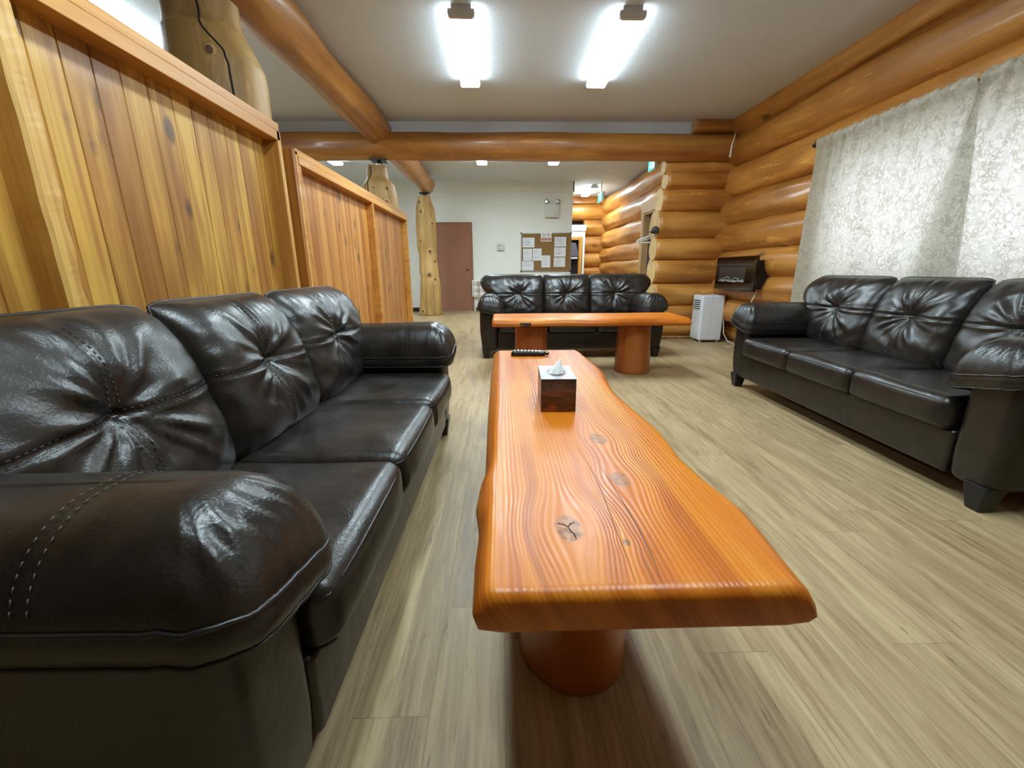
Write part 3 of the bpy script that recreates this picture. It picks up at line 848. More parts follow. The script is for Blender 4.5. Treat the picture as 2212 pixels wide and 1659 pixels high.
# plaid covered panel
pp = empty('plaid_panel', (-0.42, wall_y, 0.36), label='plaid fabric panel with white edges low on the wall beside the brown door', cat='panel')
rbox('white_edge', 0.29, 0.045, 0.2, 0.008, M['white_paint'], pp, c=(0, -0.046, 0.2), n=1, k=2)
box('plaid_cover', -0.27, 0.28, -0.0955, -0.0915, 0.018, 0.385, M['plaid'], pp, bevel=0.002)

# ------------------------------------------------------------------ ceiling lights
def fixture(x, y0, y1, z, label, rot=0.0, lens='lens'):
    t = empty('ceiling_light', (x, (y0 + y1) / 2, z), rot, label=label, cat='ceiling light', group='strip lights on the ceiling')
    L = (y1 - y0) / 2
    MB().box(-0.075, 0.075, -L, L, -0.03, 0.0).build('housing', M['fixture'], t, bevel=0.003)
    prof = [(-0.092, -0.03), (-0.096, -0.05), (-0.09, -0.072), (-0.075, -0.08), (0.075, -0.08), (0.09, -0.072), (0.096, -0.05), (0.092, -0.03)]
    v, f = loft([[(a, yy_, b) for a, b in prof] for yy_ in (-L + 0.02, L - 0.02)])
    ln = mk('lens', v, f, M[lens], t, smooth=False)
    ln.data.materials.append(M['lens_side'])
    for p_ in ln.data.polygons:
        if abs(p_.normal.z) < 0.5: p_.material_index = 1
    for s in (-1, 1):
        pr = [(a * 1.04, b * 1.03) for a, b in prof]
        v, f = loft([[(a, s * (L - 0.02), b) for a, b in pr], [(a, s * (L + 0.012), b) for a, b in pr]])
        mk('end_cap', v, f, M['fixture'], t, smooth=False)
    return t
fixture(-0.275, 3.64, 4.87, ZF, 'left of the two strip lights over the seating area', math.radians(0.8))
fixture(0.985, 3.64, 4.87, ZF, 'right of the two strip lights over the seating area', math.radians(0.3))
fixture(-0.275, 0.6, 1.83, ZF, 'strip light on the ceiling over the near coffee table', lens='lens_dim')
fixture(0.985, 0.6, 1.83, ZF, 'strip light on the ceiling over the floor right of the near coffee table', lens='lens_dim')
fixture(-2.86, 3.35, 4.6, ZF, 'strip light seen over the top of the nearest board partition')
fixture(-0.33, 7.55, 8.78, ZB, 'strip light beyond the cross beam, middle of the three')
fixture(1.02, 7.55, 8.78, ZB, 'strip light beyond the cross beam, right of the three')
fixture(-3.05, 7.6, 8.82, ZB, 'strip light beyond the cross beam, above the far board partition')
fixture(2.32, 11.1, 12.36, ZB, 'strip light in the corridor beside the white wall')

# ------------------------------------------------------------------ exit signs
ex_white = plain('exit_case', (214, 220, 212), 0.4)
ex_green = emit('exit_green', (40, 150, 140), 0.9)
ex_lit = emit('exit_lit', (180, 250, 250), 1.6)
def exit_sign(x, y, z, label, L=0.33, Hs=0.2):
    t = empty('exit_sign', (x, y, z), label=label, cat='exit sign')
    rbox('case', 0.025, L / 2, Hs / 2, 0.008, ex_white, t, n=1, k=2)
    box('hanger', -0.012, 0.012, -0.03, 0.03, Hs / 2 - 0.002, ZB - z, ex_white, t)
    box('green_panel', -0.0275, -0.0255, -L / 2 + 0.018, L / 2 - 0.018, -Hs / 2 + 0.018, Hs / 2 - 0.018, ex_green, t)
    mb = MB()
    mb.box(-0.0292, -0.0278, -0.13, -0.045, -0.07, 0.075)              # doorway
    mb.build('lit_doorway', ex_lit, t)
    mb = MB()
    # running figure: head, trunk, arms, legs
    hd = [(-0.0288, 0.035 + 0.016 * math.cos(a), 0.055 + 0.016 * math.sin(a)) for a in np.linspace(0, 2 * PI, 14, endpoint=False)]
    mb.add(hd, [tuple(range(14))])
    for a, b in (((0.04, 0.035), (0.055, -0.01)), ((0.045, 0.03), (0.0, 0.01)), ((0.045, 0.03), (0.085, 0.005)), ((0.055, -0.01), (0.015, -0.025)), ((0.015, -0.025), (0.005, -0.065)), ((0.055, -0.01), (0.085, -0.035)), ((0.085, -0.035), (0.12, -0.04))):
        v, f = tube_data([(-0.0285, *a), (-0.0285, *b)], 0.0085, 6); mb.add([(max(-0.0292, min(-0.0278, p[0])), p[1], p[2]) for p in v], f)
    mb.build('running_figure', ex_lit, t)
    return t
exit_sign(2.62, 7.83, 2.73, 'green exit sign just below the cross beam at the log wall corner')
exit_sign(2.42, 10.8, 2.66, 'green exit sign farther down the corridor near its strip light', L=0.5, Hs=0.2)

# ------------------------------------------------------------------ sofa
TW = 1.083       # half width over the arm pads
def back_cushion(parent, x0, x1, outer, seed, nu=84, nv=92):
    """front at -y; outer: -1 / +1 when that side flares over the arm, 0 for the middle one"""
    rs = np.random.RandomState(seed)
    u = np.sin(np.linspace(-1, 1, nu) * PI / 2 * 0.94) / math.sin(PI / 2 * 0.94)
    v = np.sin(np.linspace(-1, 1, nv) * PI / 2 * 0.94) / math.sin(PI / 2 * 0.94)
    z0, z1 = 0.425, 0.942
    ztuft = 0.715
    xt = (x0 + x1) / 2 if outer == 0 else (x0 + x1) / 2 + outer * 0.035
    K = 15; angs = np.linspace(0, 2 * PI, K, endpoint=False) + rs.uniform(-0.16, 0.16, K); wid = rs.uniform(0.05, 0.12, K); amps = rs.uniform(0.4, 1.3, K); rad = rs.uniform(0.12, 0.24, K)
    def shape(U, V, side):
        Z = z0 + (z1 - z0) * (V + 1) / 2
        lo = np.full_like(Z, x0); hi = np.full_like(Z, x1)
        fl = 0.235 * smoothstep(0.5, 0.86, Z) - 0.03 * smoothstep(0.86, 0.95, Z)
        if outer == -1: lo = lo - fl
        if outer == 1: hi = hi + fl
        # rounded outline corners
        c = 1 - 0.075 * np.clip((np.abs(V) - 0.76) / 0.24, 0, 1) ** 2.2 * (1.0 if outer else 0.4)
        mid = (lo + hi) / 2; half = (hi - lo) / 2
        cz = 1 - 0.045 * np.clip((np.abs(U) - 0.75) / 0.25, 0, 1) ** 2.2
        X = mid + half * U * c
        Zc = (z0 + z1) / 2
        Z2 = Zc + (Z - Zc) * cz
        edge = np.clip(1 - np.abs(U) ** 4.4, 0, 1) ** 0.5 * np.clip(1 - np.abs(V) ** 3.8, 0, 1) ** 0.5
        if side < 0:
            T = 0.115 * edge
            dx = X - xt; dz = Z2 - ztuft
            rho = np.sqrt(dx ** 2 + dz ** 2); ang = np.arctan2(dz, dx)
            T = T - 0.052 * np.exp(-(rho / 0.055) ** 1.3) * edge - 0.02 * np.exp(-(rho / 0.15) ** 2) * edge
            wr = np.zeros_like(T)
            for a, w, am, rr in zip(angs, wid, amps, rad):
                d = (ang - a + PI) % (2 * PI) - PI
                lat = d * np.maximum(rho, 0.02)
                ww = 0.005 + w * 0.075 * (0.35 + rho / 0.12)
                env = np.exp(-((rho - rr * 0.55) / (rr * 0.55)) ** 2)
                wr += am * np.exp(-(lat / ww) ** 2) * env
            T = T + (0.0165 * wr - 0.006) * edge * np.exp(-(rho / 0.30) ** 4)
            # seams
            T = T - 0.010 * np.exp(-(dz / 0.006) ** 2) * edge + 0.003 * np.exp(-((np.abs(dz) - 0.014) / 0.008) ** 2) * edge
            T = T - 0.006 * np.exp(-(dx / 0.007) ** 2) * edge
            # puckers along the welt
            puck = np.sin(X * 95 + 2.0 * np.sin(X * 13 + seed)) * 0.5 + 0.5 * np.sin(X * 61 + seed)
            T = T + 0.0045 * puck * np.clip((V - 0.62) / 0.25, 0, 1) * np.clip(1.0 - (V - 0.9) / 0.1, 0, 1) * edge
            puck2 = np.sin(Z2 * 70 + seed * 1.7 + 2 * np.sin(Z2 * 17))
            T = T + 0.0028 * puck2 * np.clip((np.abs(U) - 0.7) / 0.2, 0, 1) * edge
            lowf = np.sin(X * 17 + seed + 2 * np.sin(Z2 * 11)) * np.sin(Z2 * 19 + seed * 0.7) + 0.6 * np.sin(X * 33 + 3 * np.sin(Z2 * 14 + seed)) * np.sin(Z2 * 27 + seed + 2 * np.sin(X * 9))
            T = T + 0.0058 * lowf * edge
            Y = -T
        else:
            Y = 0.085 * edge
        lean = 0.558 + 0.24 * (Z2 - 0.7) + 0.035 * smoothstep(0.72, 0.97, Z2)
        return X, Y + lean, Z2
    U, V = np.meshgrid(u, v, indexing='ij')
    P1 = np.stack(shape(U, V, -1), -1).reshape(-1, 3)
    ub = np.linspace(-1, 1, 12); vb = np.linspace(-1, 1, 12)
    P2 = np.stack(shape(U, V, 1), -1).reshape(-1, 3)
    F = []
    def idx(i, j): return i * nv + j
    n1 = len(P1)
    rim = {}
    for i in range(nu):
        for j in range(nv):
            if i in (0, nu - 1) or j in (0, nv - 1): rim[idx(i, j)] = True
    m2 = {}
    keep = []
    for k in range(n1):
        if k in rim: m2[k] = k
        else: m2[k] = n1 + len(keep); keep.append(k)
    VV = np.concatenate([P1, P2[keep]])
    for i in range(nu - 1):
        for j in range(nv - 1):
            q = (idx(i, j), idx(i + 1, j), idx(i + 1, j + 1), idx(i, j + 1))
            F.append(q); F.append(tuple(m2[k] for k in q)[::-1])
    o = mk('back_cushion', VV, F, M['leather'], parent)
    # welt all round
    per = [(a, -1.0) for a in u] + [(1.0, b) for b in v[1:]] + [(a, 1.0) for a in u[::-1][1:]] + [(-1.0, b) for b in v[::-1][1:-1]]
    path = [np.array(shape(np.array([a]), np.array([b]), -1))[:, 0] for a, b in per]
    tube('welt', path, 0.0045, M['piping'], o, 6, closed=True)
    # twin stitch rows along the two seams
    vt = 2 * (ztuft - z0) / (z1 - z0) - 1
    rows = []
    for dv in (-0.026, 0.026):
        rows.append([np.array(shape(np.array([a]), np.array([vt + dv]), -1))[:, 0] + np.array([0, -0.0012, 0]) for a in np.linspace(-0.93, 0.93, 60)])
    lo = x0; hi = x1
    for dd in (-0.011, 0.011):
        col = []
        for b in np.linspace(-0.9, 0.9, 60):
            # find u giving x = xt + dd
            aa = np.linspace(-1, 1, 81); X, Y, Z = shape(aa, np.full(81, b), -1)
            a = np.interp(xt + dd, X, aa)
            col.append(np.array(shape(np.array([a]), np.array([b]), -1))[:, 0] + np.array([0, -0.0012, 0]))
        rows.append(col)
    for row in rows: dashes('stitching', [row], 0.0009, M['thread'], o, 0.008, 0.007)
    return o

def seat_cushion(parent, xc, hw, seed):
    rs = np.random.RandomState(seed)
    sx, sy, sz = hw, 0.315, 0.075
    def disp(P):
        x, y, z = P[:, 0], P[:, 1], P[:, 2]
        top = smoothstep(0.0, 0.05, z)
        crown = 0.020 * (1 - (x / sx) ** 4) * (1 - np.abs((y + 0.04) / (sy + 0.04)) ** 3)
        Q = P.copy()
        Q[:, 2] = z + top * np.clip(crown, 0, 1) + top * 0.004 * np.sin(x * 11 + seed) * np.sin(y * 9 + seed)
        front = smoothstep(-sy + 0.12, -sy, y)
        Q[:, 1] = y - front * 0.022 * (1 - (x / sx) ** 4) * (1 - (z / sz) ** 2 * 0.7)
        # welt grooves at the top and bottom front edge
        wr = 0.003 * np.sin(x * 70 + 3 * np.sin(x * 21)) * front * np.clip(1 - np.abs(z) / sz, 0, 1) * np.clip((np.abs(x) / sx - 0.6) / 0.4, 0, 1)
        Q[:, 1] += wr
        return Q
    o = rbox('seat_cushion', sx, sy, sz, 0.042, M['leather'], parent, n=(26, 26, 5), k=5, c=(xc, 0.282, 0.372), disp=disp)
    def ring(zz, yoff):
        pts = []
        for t in np.linspace(-1, 1, 60):
            x = t * (sx - 0.006)
            b = 1 - t ** 4
            corner = 0.03 * max(0, (abs(t) - 0.93) / 0.07) ** 2
            pts.append((xc + x, 0.282 - sy - 0.018 * b + yoff + corner, zz + 0.012 * b))
        return pts
    tube('welt', ring(0.422, 0.0085), 0.004, M['piping'], o, 6)
    tube('welt', ring(0.312, 0.012), 0.004, M['piping'], o, 6)
    dashes('stitching', [[(p[0], p[1] + 0.016, p[2] + 0.0105) for p in ring(0.422, 0.0085)]], 0.0009, M['thread'], o, 0.008, 0.006)
    return o

def arm_pad(parent, sgn):
    """pillow top draped over the arm: boxed band below, domed panel above"""
    xi, xo, ya, yb = 0.792, 1.086, -0.052, 0.80
    xc, hw = (xi + xo) / 2, (xo - xi) / 2
    rc = 0.075
    out = []
    def arc(cx, cy, a0, a1, n):
        for a in np.linspace(a0, a1, n): out.append((cx + rc * math.cos(a), cy + rc * math.sin(a)))
    def run(p, q, n):
        for t in np.linspace(0, 1, n + 2)[1:-1]: out.append((p[0] + (q[0] - p[0]) * t, p[1] + (q[1] - p[1]) * t))
    arc(xo - rc, ya + rc, -PI / 2, 0, 12); run((xo, ya + rc), (xo, yb - rc), 34)
    arc(xo - rc, yb - rc, 0, PI / 2, 8); run((xo - rc, yb), (xi + rc, yb), 6)
    arc(xi + rc, yb - rc, PI / 2, PI, 8); run((xi, yb - rc), (xi, ya + rc), 34)
    arc(xi + rc, ya + rc, PI, 1.5 * PI, 12); run((xi + rc, ya), (xo - rc, ya), 10)
    O = np.array(out); N = len(O)
    Mx = np.full(N, xc); My = np.clip(O[:, 1], ya + hw, yb - hw)
    rs = np.random.RandomState(8 + int(sgn))
    def level(sc, grow=0.0):
        X = Mx + (O[:, 0] - Mx) * sc; Y = My + (O[:, 1] - My) * sc
        dome = (1 - sc ** 2.7) ** 0.60
        tilt = 0.21 * (X - xc)
        Z = 0.578 + 0.150 * dome + tilt * (1 - 0.75 * dome)
        # gathers at the front of the dome
        k = np.exp(-((Y - 0.01) / 0.07) ** 2) * math.exp(-((sc - 0.8) / 0.22) ** 2)
        ang = np.arctan2(O[:, 1] - My, O[:, 0] - Mx)
        g = 0.0048 * k * (np.sin(ang * 17 + 2.5 * np.sin(sc * 9)) + 0.7 * np.sin(ang * 29 + 5 * sc + 1))
        g = g + 0.004 * np.sin(Y * 8 + 1) * np.sin(sc * 4 + 1) * dome
        for ys_ in (0.2, 0.5): g = g - 0.004 * np.exp(-((Y - ys_) / 0.008) ** 2) * (sc < 0.995)
        Z = Z + g + grow * (0.35 + 0.65 * dome)
        if grow:
            X = X + (O[:, 0] - Mx) / hw * grow * sc; Y = Y + (O[:, 1] - My) / hw * grow * sc
        return np.stack([sgn * X, Y, Z], -1)
    def band(t, bulge):
        L = level(1.0)
        L[:, 0] += sgn * (O[:, 0] - Mx) / hw * bulge; L[:, 1] += (O[:, 1] - My) / hw * bulge
        L[:, 2] -= t
        return L
    ringsv = [band(0.058, -0.06), band(0.058, -0.012), band(0.054, -0.004), band(0.046, 0.002), band(0.028, 0.005), band(0.010, 0.003), level(1.0)]
    for sc in (0.995, 0.985, 0.965, 0.94, 0.91, 0.87, 0.82, 0.76, 0.7, 0.62, 0.53, 0.43, 0.32, 0.2, 0.1, 0.03): ringsv.append(level(sc))
    v, f = loft(ringsv)
    o = mk('arm_pad', v, f, M['leather'], parent)
    tube('welt', level(1.0, 0.001), 0.0042, M['piping'], o, 6, closed=True)
    tube('welt', band(0.053, -0.001), 0.0036, M['piping'], o, 6, closed=True)
    L = band(-0.0035, -0.0005)
    dashes('stitching', [np.concatenate([L, L[:1]])], 0.0008, M['thread'], o, 0.007, 0.005)
    def across(yq):
        pts = []
        for q in np.linspace(-0.985, 0.985, 70):
            sc = abs(q); X = xc + hw * q; dome = (1 - sc ** 2.7) ** 0.60
            z = 0.578 + 0.150 * dome + 0.21 * (X - xc) * (1 - 0.75 * dome) + 0.004 * math.sin(yq * 8 + 1) * math.sin(sc * 4 + 1) * dome
            pts.append((sgn * X + sgn * q * 0.0012, yq, z + 0.0012 - 0.0008))
        return pts
    for yq in (0.19, 0.21, 0.49, 0.51):
        dashes('stitching', [across(yq)], 0.0009, M['thread'], o, 0.008, 0.006)
    return o

def make_sofa():
    t = empty('sofa', (0, 0, 0))
    # base: front rail, deck and back frame
    rbox('front_rail', 0.862, 0.05, 0.1, 0.018, M['leather'], t, n=(12, 2, 3), k=3, c=(0, 0.055, 0.205))
    box('deck', -0.86, 0.86, 0.1, 0.86, 0.12, 0.292, M['leather_dark'], t)
    def bk(P):
        Q = P.copy(); Q[:, 1] += 0.18 * (P[:, 2] + 0.35) * (P[:, 2] > -0.35); return Q
    rbox('back_frame', 1.0, 0.06, 0.385, 0.05, M['leather'], t, n=(8, 2, 8), k=4, c=(0, 0.725, 0.475), disp=bk)
    for s in (-1, 1):
        def ar(P, s=s):
            Q = P.copy(); x, y, z = P[:, 0], P[:, 1], P[:, 2]
            up = smoothstep(0.08, 0.25, z)
            Q[:, 2] = z + 0.19 * x * s * up - 0.012 * up
            Q[:, 1] = y + 0.012 * smoothstep(-0.3, -0.42, y) * smoothstep(-0.1, -0.25, z)
            Q[:, 0] = x - s * 0.02 * smoothstep(0.0, -0.25, z) * (x * s > 0)
            return Q
        a = rbox('arm_panel', 0.103, 0.43, 0.245, 0.045, M['leather'], t, n=(4, 10, 8), k=5, c=(s * 0.962, 0.43, 0.335), disp=ar)
        arm_pad(t, s)
    for i in (-1, 0, 1): seat_cushion(t, i * 0.567, 0.283, i + 3)
    back_cushion(t, -0.84, -0.287, -1, 2)
    back_cushion(t, -0.287, 0.287, 0, 5)
    back_cushion(t, 0.287, 0.84, 1, 9)
    for sx in (-1, 1):
        for (ya, yb_) in ((0.0, 0.1), (0.76, 0.86)):
            x0, x1 = sx * 0.945, sx * 1.045
            top = [(x0, ya + 0.002, 0.12), (x1, ya + 0.002, 0.12), (x1, yb_, 0.12), (x0, yb_, 0.12)]
            bot = [(x0 + sx * 0.022, ya + 0.018, 0), (x1 - sx * 0.022, ya + 0.018, 0), (x1 - sx * 0.022, yb_ - 0.02, 0), (x0 + sx * 0.022, yb_ - 0.02, 0)]
            v, f = loft([bot, top])
            o = mk('leg', v, f, M['foot'], t, smooth=False)
            bv = o.modifiers.new('bevel', 'BEVEL'); bv.width = 0.006; bv.segments = 2
    return t

def copy_tree(o, parent=None):
    c = o.copy(); COL.objects.link(c); c.parent = parent
    for ch in list(o.children): copy_tree(ch, c)
    return c

sofa = make_sofa()
G3 = 'three-seat black leather sofas'
s2 = copy_tree(sofa); s3 = copy_tree(sofa)
# near left sofa faces +x
sofa.location = (-0.345, 1.49, 0); sofa.rotation_euler = (0, 0, PI / 2 - math.radians(0.9)); sofa.scale = (1, 1, 0.972)
tag(sofa, 'black leather sofa in the left foreground, its back to the knotty board partition', 'sofa', G3)
s2.location = (0.818, 4.8, 0); s2.rotation_euler = (0, 0, 0)
tag(s2, 'black leather sofa at the far end, facing the camera behind the plank bench', 'sofa', G3)
s3.location = (2.005, 2.535, 0); s3.rotation_euler = (0, 0, -PI / 2 - math.radians(1.4))
tag(s3, 'black leather sofa on the right in front of the curtained window', 'sofa', G3)

# ------------------------------------------------------------------ slab tables
def interp(pts, y):
    ys = [p[1] for p in pts]; xs_ = [p[0] for p in pts]
    o = np.argsort(ys)
    return float(np.interp(y, np.array(ys)[o], np.array(xs_)[o]))

def slab(name, parent, L, R, Lb, Rb, y0, y1, z0, z1, mat, seed, rnd=0.02, step=0.012):
    """L/R: top edges, Lb/Rb: how far the live edge bulges out, all as functions of y"""
    ys = np.arange(y0, y1, step); ys = np.append(ys, y1)
    # denser near both ends, where the slab is rounded over
    e = [0, 0.001, 0.003, 0.006, 0.010, 0.015, 0.021]
    ys = np.unique(np.round(np.concatenate([[y0 + q for q in e], ys[(ys > y0 + 0.022) & (ys < y1 - 0.022)], [y1 - q for q in e]]), 5))
    h = z1 - z0
    rings = []
    for y in ys:
        d = min(y - y0, y1 - y)
        s = math.sqrt(max(0.0, 1 - (1 - min(d / rnd, 1)) ** 2)) if d < rnd else 1.0
        xl, xr = L(y), R(y); bl, br = Lb(y), Rb(y)
        zt = z1 - (1 - s) * min(rnd, h * 0.45); zb = z0 + (1 - s) * min(rnd * 0.7, h * 0.3)
        ins = (1 - s) * 0.012
        xl += ins; xr -= ins
        pr = [(xl + 0.012, zb), (xl - bl * 0.75, zb + 0.006), (xl - bl, zb + (zt - zb) * 0.4), (xl - bl * 0.8, zb + (zt - zb) * 0.65), (xl - bl * 0.4, zt - (zt - zb) * 0.16), (xl - 0.002, zt - 0.004), (xl + 0.006, zt - 0.0008), (xl + 0.014, zt)]
        mid = [(xl + 0.014 + (xr - xl - 0.028) * t, zt) for t in (0.08, 0.25, 0.5, 0.75, 0.92)]
        pr2 = [(xr - 0.014, zt), (xr - 0.006, zt - 0.0008), (xr + 0.002, zt - 0.004), (xr + br * 0.45, zt - (zt - zb) * 0.2), (xr + br * 0.85, zt - (zt - zb) * 0.5), (xr + br, zb + (zt - zb) * 0.25), (xr + br * 0.7, zb + 0.005), (xr - 0.012, zb)]
        bt = [(xr - 0.012 - (xr - xl - 0.024) * t, zb) for t in (0.1, 0.5, 0.9)]
        rings.append([(a, y, b) for a, b in pr + mid + pr2 + bt])
    v, f = loft(rings)
    return mk(name, v, f, mat, parent)

# coffee table (points found along the slab in metres, world frame)
ct_ = empty('plank_table', (0.22, 1.48, 0), label='long live-edge plank coffee table in the foreground with a tissue box on it', cat='coffee table')
tl = [(-0.021, 2.46), (-0.021, 2.433), (-0.020, 2.294), (-0.020, 1.658), (-0.021, 1.309), (-0.021, 1.044), (-0.028, 0.928), (-0.034, 0.872), (-0.029, 0.796), (-0.030, 0.715), (-0.028, 0.666), (-0.030, 0.599), (-0.029, 0.539), (-0.022, 0.508)]
tlo = [(-0.052, 2.446), (-0.053, 1.88), (-0.051, 1.349), (-0.047, 1.084), (-0.045, 0.954), (-0.056, 0.889), (-0.060, 0.803), (-0.049, 0.718), (-0.052, 0.628), (-0.049, 0.5)]
tro = [(0.462, 2.46), (0.482, 2.36), (0.490, 2.214), (0.482, 1.915), (0.472, 1.78), (0.467, 1.595), (0.464, 1.314), (0.474, 1.146), (0.476, 0.998), (0.484, 0.87), (0.498, 0.785), (0.503, 0.736), (0.497, 0.658), (0.488, 0.583), (0.484, 0.54), (0.482, 0.505)]
off = (0.22, 1.48)
fb = lambda y: 0.018 if y < 1.2 else 0.012
knots = [(0.269 - 0.22, 1.09 - 1.48, 0.026, 0.75), (0.266 - 0.22, 0.855 - 1.48, 0.024, 0.8), (0.119 - 0.22, 0.674 - 1.48, 0.027, 0.85), (0.214 - 0.22, 0.628 - 1.48, 0.007, 0.7)]
M['slab'] = slab_wood('oiled_slab', knots)
slab('plank_top', ct_, lambda y: interp(tl, y + 1.48) - 0.22, lambda y: interp(tro, y + 1.48) - 0.22 - (0.034 if y + 1.48 < 1.0 else 0.024 + 0.01 * math.sin((y + 1.48) * 9)), lambda y: max(0.006, interp(tl, y + 1.48) - interp(tlo, y + 1.48)), lambda y: 0.034 if y + 1.48 < 1.0 else 0.026, 0.508 - 1.48, 2.46 - 1.48, 0.466, 0.54, M['slab'], 1)
M['leg_wood'] = wood_log('oiled_stump', (128, 62, 20), (158, 84, 32), (178, 104, 44), rough=0.3, axis=2, coat=0.2, knot=0.3, across=5.0)
def stump(parent, x, y, r, z1, seed, flare=1.06):
    rs = np.random.RandomState(seed); segs = 48
    th_ = np.linspace(0, 2 * PI, segs, endpoint=False); ph = rs.uniform(0, 6.3, 4)
    rings = []
    for t in np.concatenate([[0, 0.01], np.linspace(0.05, 1, 14)]):
        k = (1 + 0.025 * np.cos(2 * th_ + ph[0] + t) + 0.018 * np.cos(3 * th_ + ph[1] - t) + 0.008 * np.cos(7 * th_ + ph[2] + 2 * t)) * (flare + (1 - flare) * t) * (0.985 if t == 0 else 1)
        rings.append(np.stack([x + r * k * np.cos(th_), y + r * k * np.sin(th_), np.full(segs, z1 * t)], -1))
    v, f = loft(rings)
    o = mk('leg', v, f, M['leg_wood'], parent)
    return o
stump(ct_, 0.182 - 0.22, 0.93 - 1.48, 0.14, 0.468, 1)
stump(ct_, 0.2 - 0.22, 2.1 - 1.48, 0.14, 0.468, 2)
# drying cracks in the top: fine dark slivers let into the slab
def sliver(parent, pts, w, z):
    P = np.array([(a - 0.22, b - 1.48) for a, b in pts])
    V = []; F = []
    n = len(P)
    for i in range(n):
        t = P[min(i + 1, n - 1)] - P[max(i - 1, 0)]; t /= np.linalg.norm(t); nn = np.array([-t[1], t[0]])
        ww = w * math.sin(PI * (i + 0.6) / (n + 0.2))
        V += [(*(P[i] + nn * ww), z), (*(P[i] - nn * ww), z), (*P[i], z - 0.004)]
    for i in range(n - 1):
        a, b = 3 * i, 3 * i + 3
        F += [(a, b, b + 1, a + 1), (a + 1, b + 1, b + 2, a + 2), (a + 2, b + 2, b, a)]
    return mk('crack', V, F, M['dark'], parent, smooth=False)
sliver(ct_, [(0.2, 1.05), (0.207, 0.95), (0.212, 0.86), (0.21, 0.78), (0.206, 0.68), (0.203, 0.6), (0.2, 0.53)], 0.0007, 0.5403)
sliver(ct_, [(0.235, 0.93), (0.24, 0.85), (0.245, 0.76), (0.247, 0.66), (0.245, 0.58), (0.24, 0.53)], 0.0007, 0.5403)
for br in ([(0.119, 0.676), (0.112, 0.684), (0.101, 0.688)], [(0.119, 0.676), (0.125, 0.686), (0.133, 0.69)], [(0.119, 0.676), (0.122, 0.662), (0.127, 0.654), (0.128, 0.638)]):
    sliver(ct_, br, 0.0016, 0.5404)

# bench-height plank in front of the far sofa
bt_ = empty('plank_table', (0.8, 4.1, 0), label='long live-edge plank table in front of the far sofa, on two log stumps', cat='coffee table')
M['slab2'] = slab_wood('oiled_slab_far', [(0.05, 0.4, 0.02, 0.7), (-0.06, -0.3, 0.02, 0.7)])
holder = slab('plank_top', bt_, lambda y: -0.27 + 0.012 * math.sin(y * 5), lambda y: 0.23 + 0.01 * math.sin(y * 7 + 1), lambda y: 0.03, lambda y: 0.035 + 0.008 * math.sin(y * 9), -0.885, 0.955, 0.49, 0.565, M['slab2'], 3)
holder.rotation_euler = (0, 0, -PI / 2)
holder.location = (0, 0, 0)
v, f = rbox_data(0.04, 0.006, 0.016, 0.0055, 2, 2)
ko = mk('knot', [(p[0] * 1.3 - 0.58, p[1] * 2 - 0.259, p[2] * 1.2 + 0.515) for p in v], f, plain('dark_knot', (66, 48, 34), 0.5), bt_)
stump(bt_, 0.295 - 0.8, 0.03, 0.155, 0.492, 4, 1.03)
stump(bt_, 1.32 - 0.8, 0.03, 0.155, 0.492, 5, 1.12)

# ------------------------------------------------------------------ things on the table
tb = empty('tissue_box', (0.190, 1.425, 0.5405), math.radians(-2.0), label='cloud-patterned tissue box with a white tissue on the near coffee table', cat='tissue box')
hx, hy, hz = 0.058, 0.1, 0.113
MB().box(-hx, hx, -hy, hy, 0, hz - 0.0005).build('carton', M['box_side'], tb, bevel=0.0012)
n = 48
oval = [(0.034 * math.cos(a), 0.062 * math.sin(a)) for a in np.linspace(0, 2 * PI, n, endpoint=False)]
outer = []
for a in np.linspace(0, 2 * PI, n, endpoint=False):
    c, s_ = math.cos(a), math.sin(a)
    k = min(hx / abs(c) if abs(c) > 1e-6 else 9, hy / abs(s_) if abs(s_) > 1e-6 else 9)
    outer.append((c * k, s_ * k))
for cx_, cy_ in ((hx, hy), (-hx, hy), (-hx, -hy), (hx, -hy)):
    j = min(range(n), key=lambda i: (outer[i][0] - cx_) ** 2 + (outer[i][1] - cy_) ** 2); outer[j] = (cx_, cy_)
V = [(a, b, hz) for a, b in outer] + [(a, b, hz) for a, b in oval] + [(a, b, hz - 0.004) for a, b in oval]
F = [(i, (i + 1) % n, n + (i + 1) % n, n + i) for i in range(n)] + [(n + i, n + (i + 1) % n, 2 * n + (i + 1) % n, 2 * n + i) for i in range(n)]
mk('printed_top', V, F, M['box_top'], tb, smooth=False)
film = Mat('plastic_film').bsdf(srgb(150, 156, 162), 0.12, spec=0.8)
V = [(a * 0.995, b * 0.995, hz - 0.0035 + 0.003 * math.sin(a * 260) * math.sin(b * 150)) for a, b in oval] + [(0, 0, hz - 0.012)]
F = [(i, (i + 1) % n, n) for i in range(n)]
mk('film', V, F, film, tb)
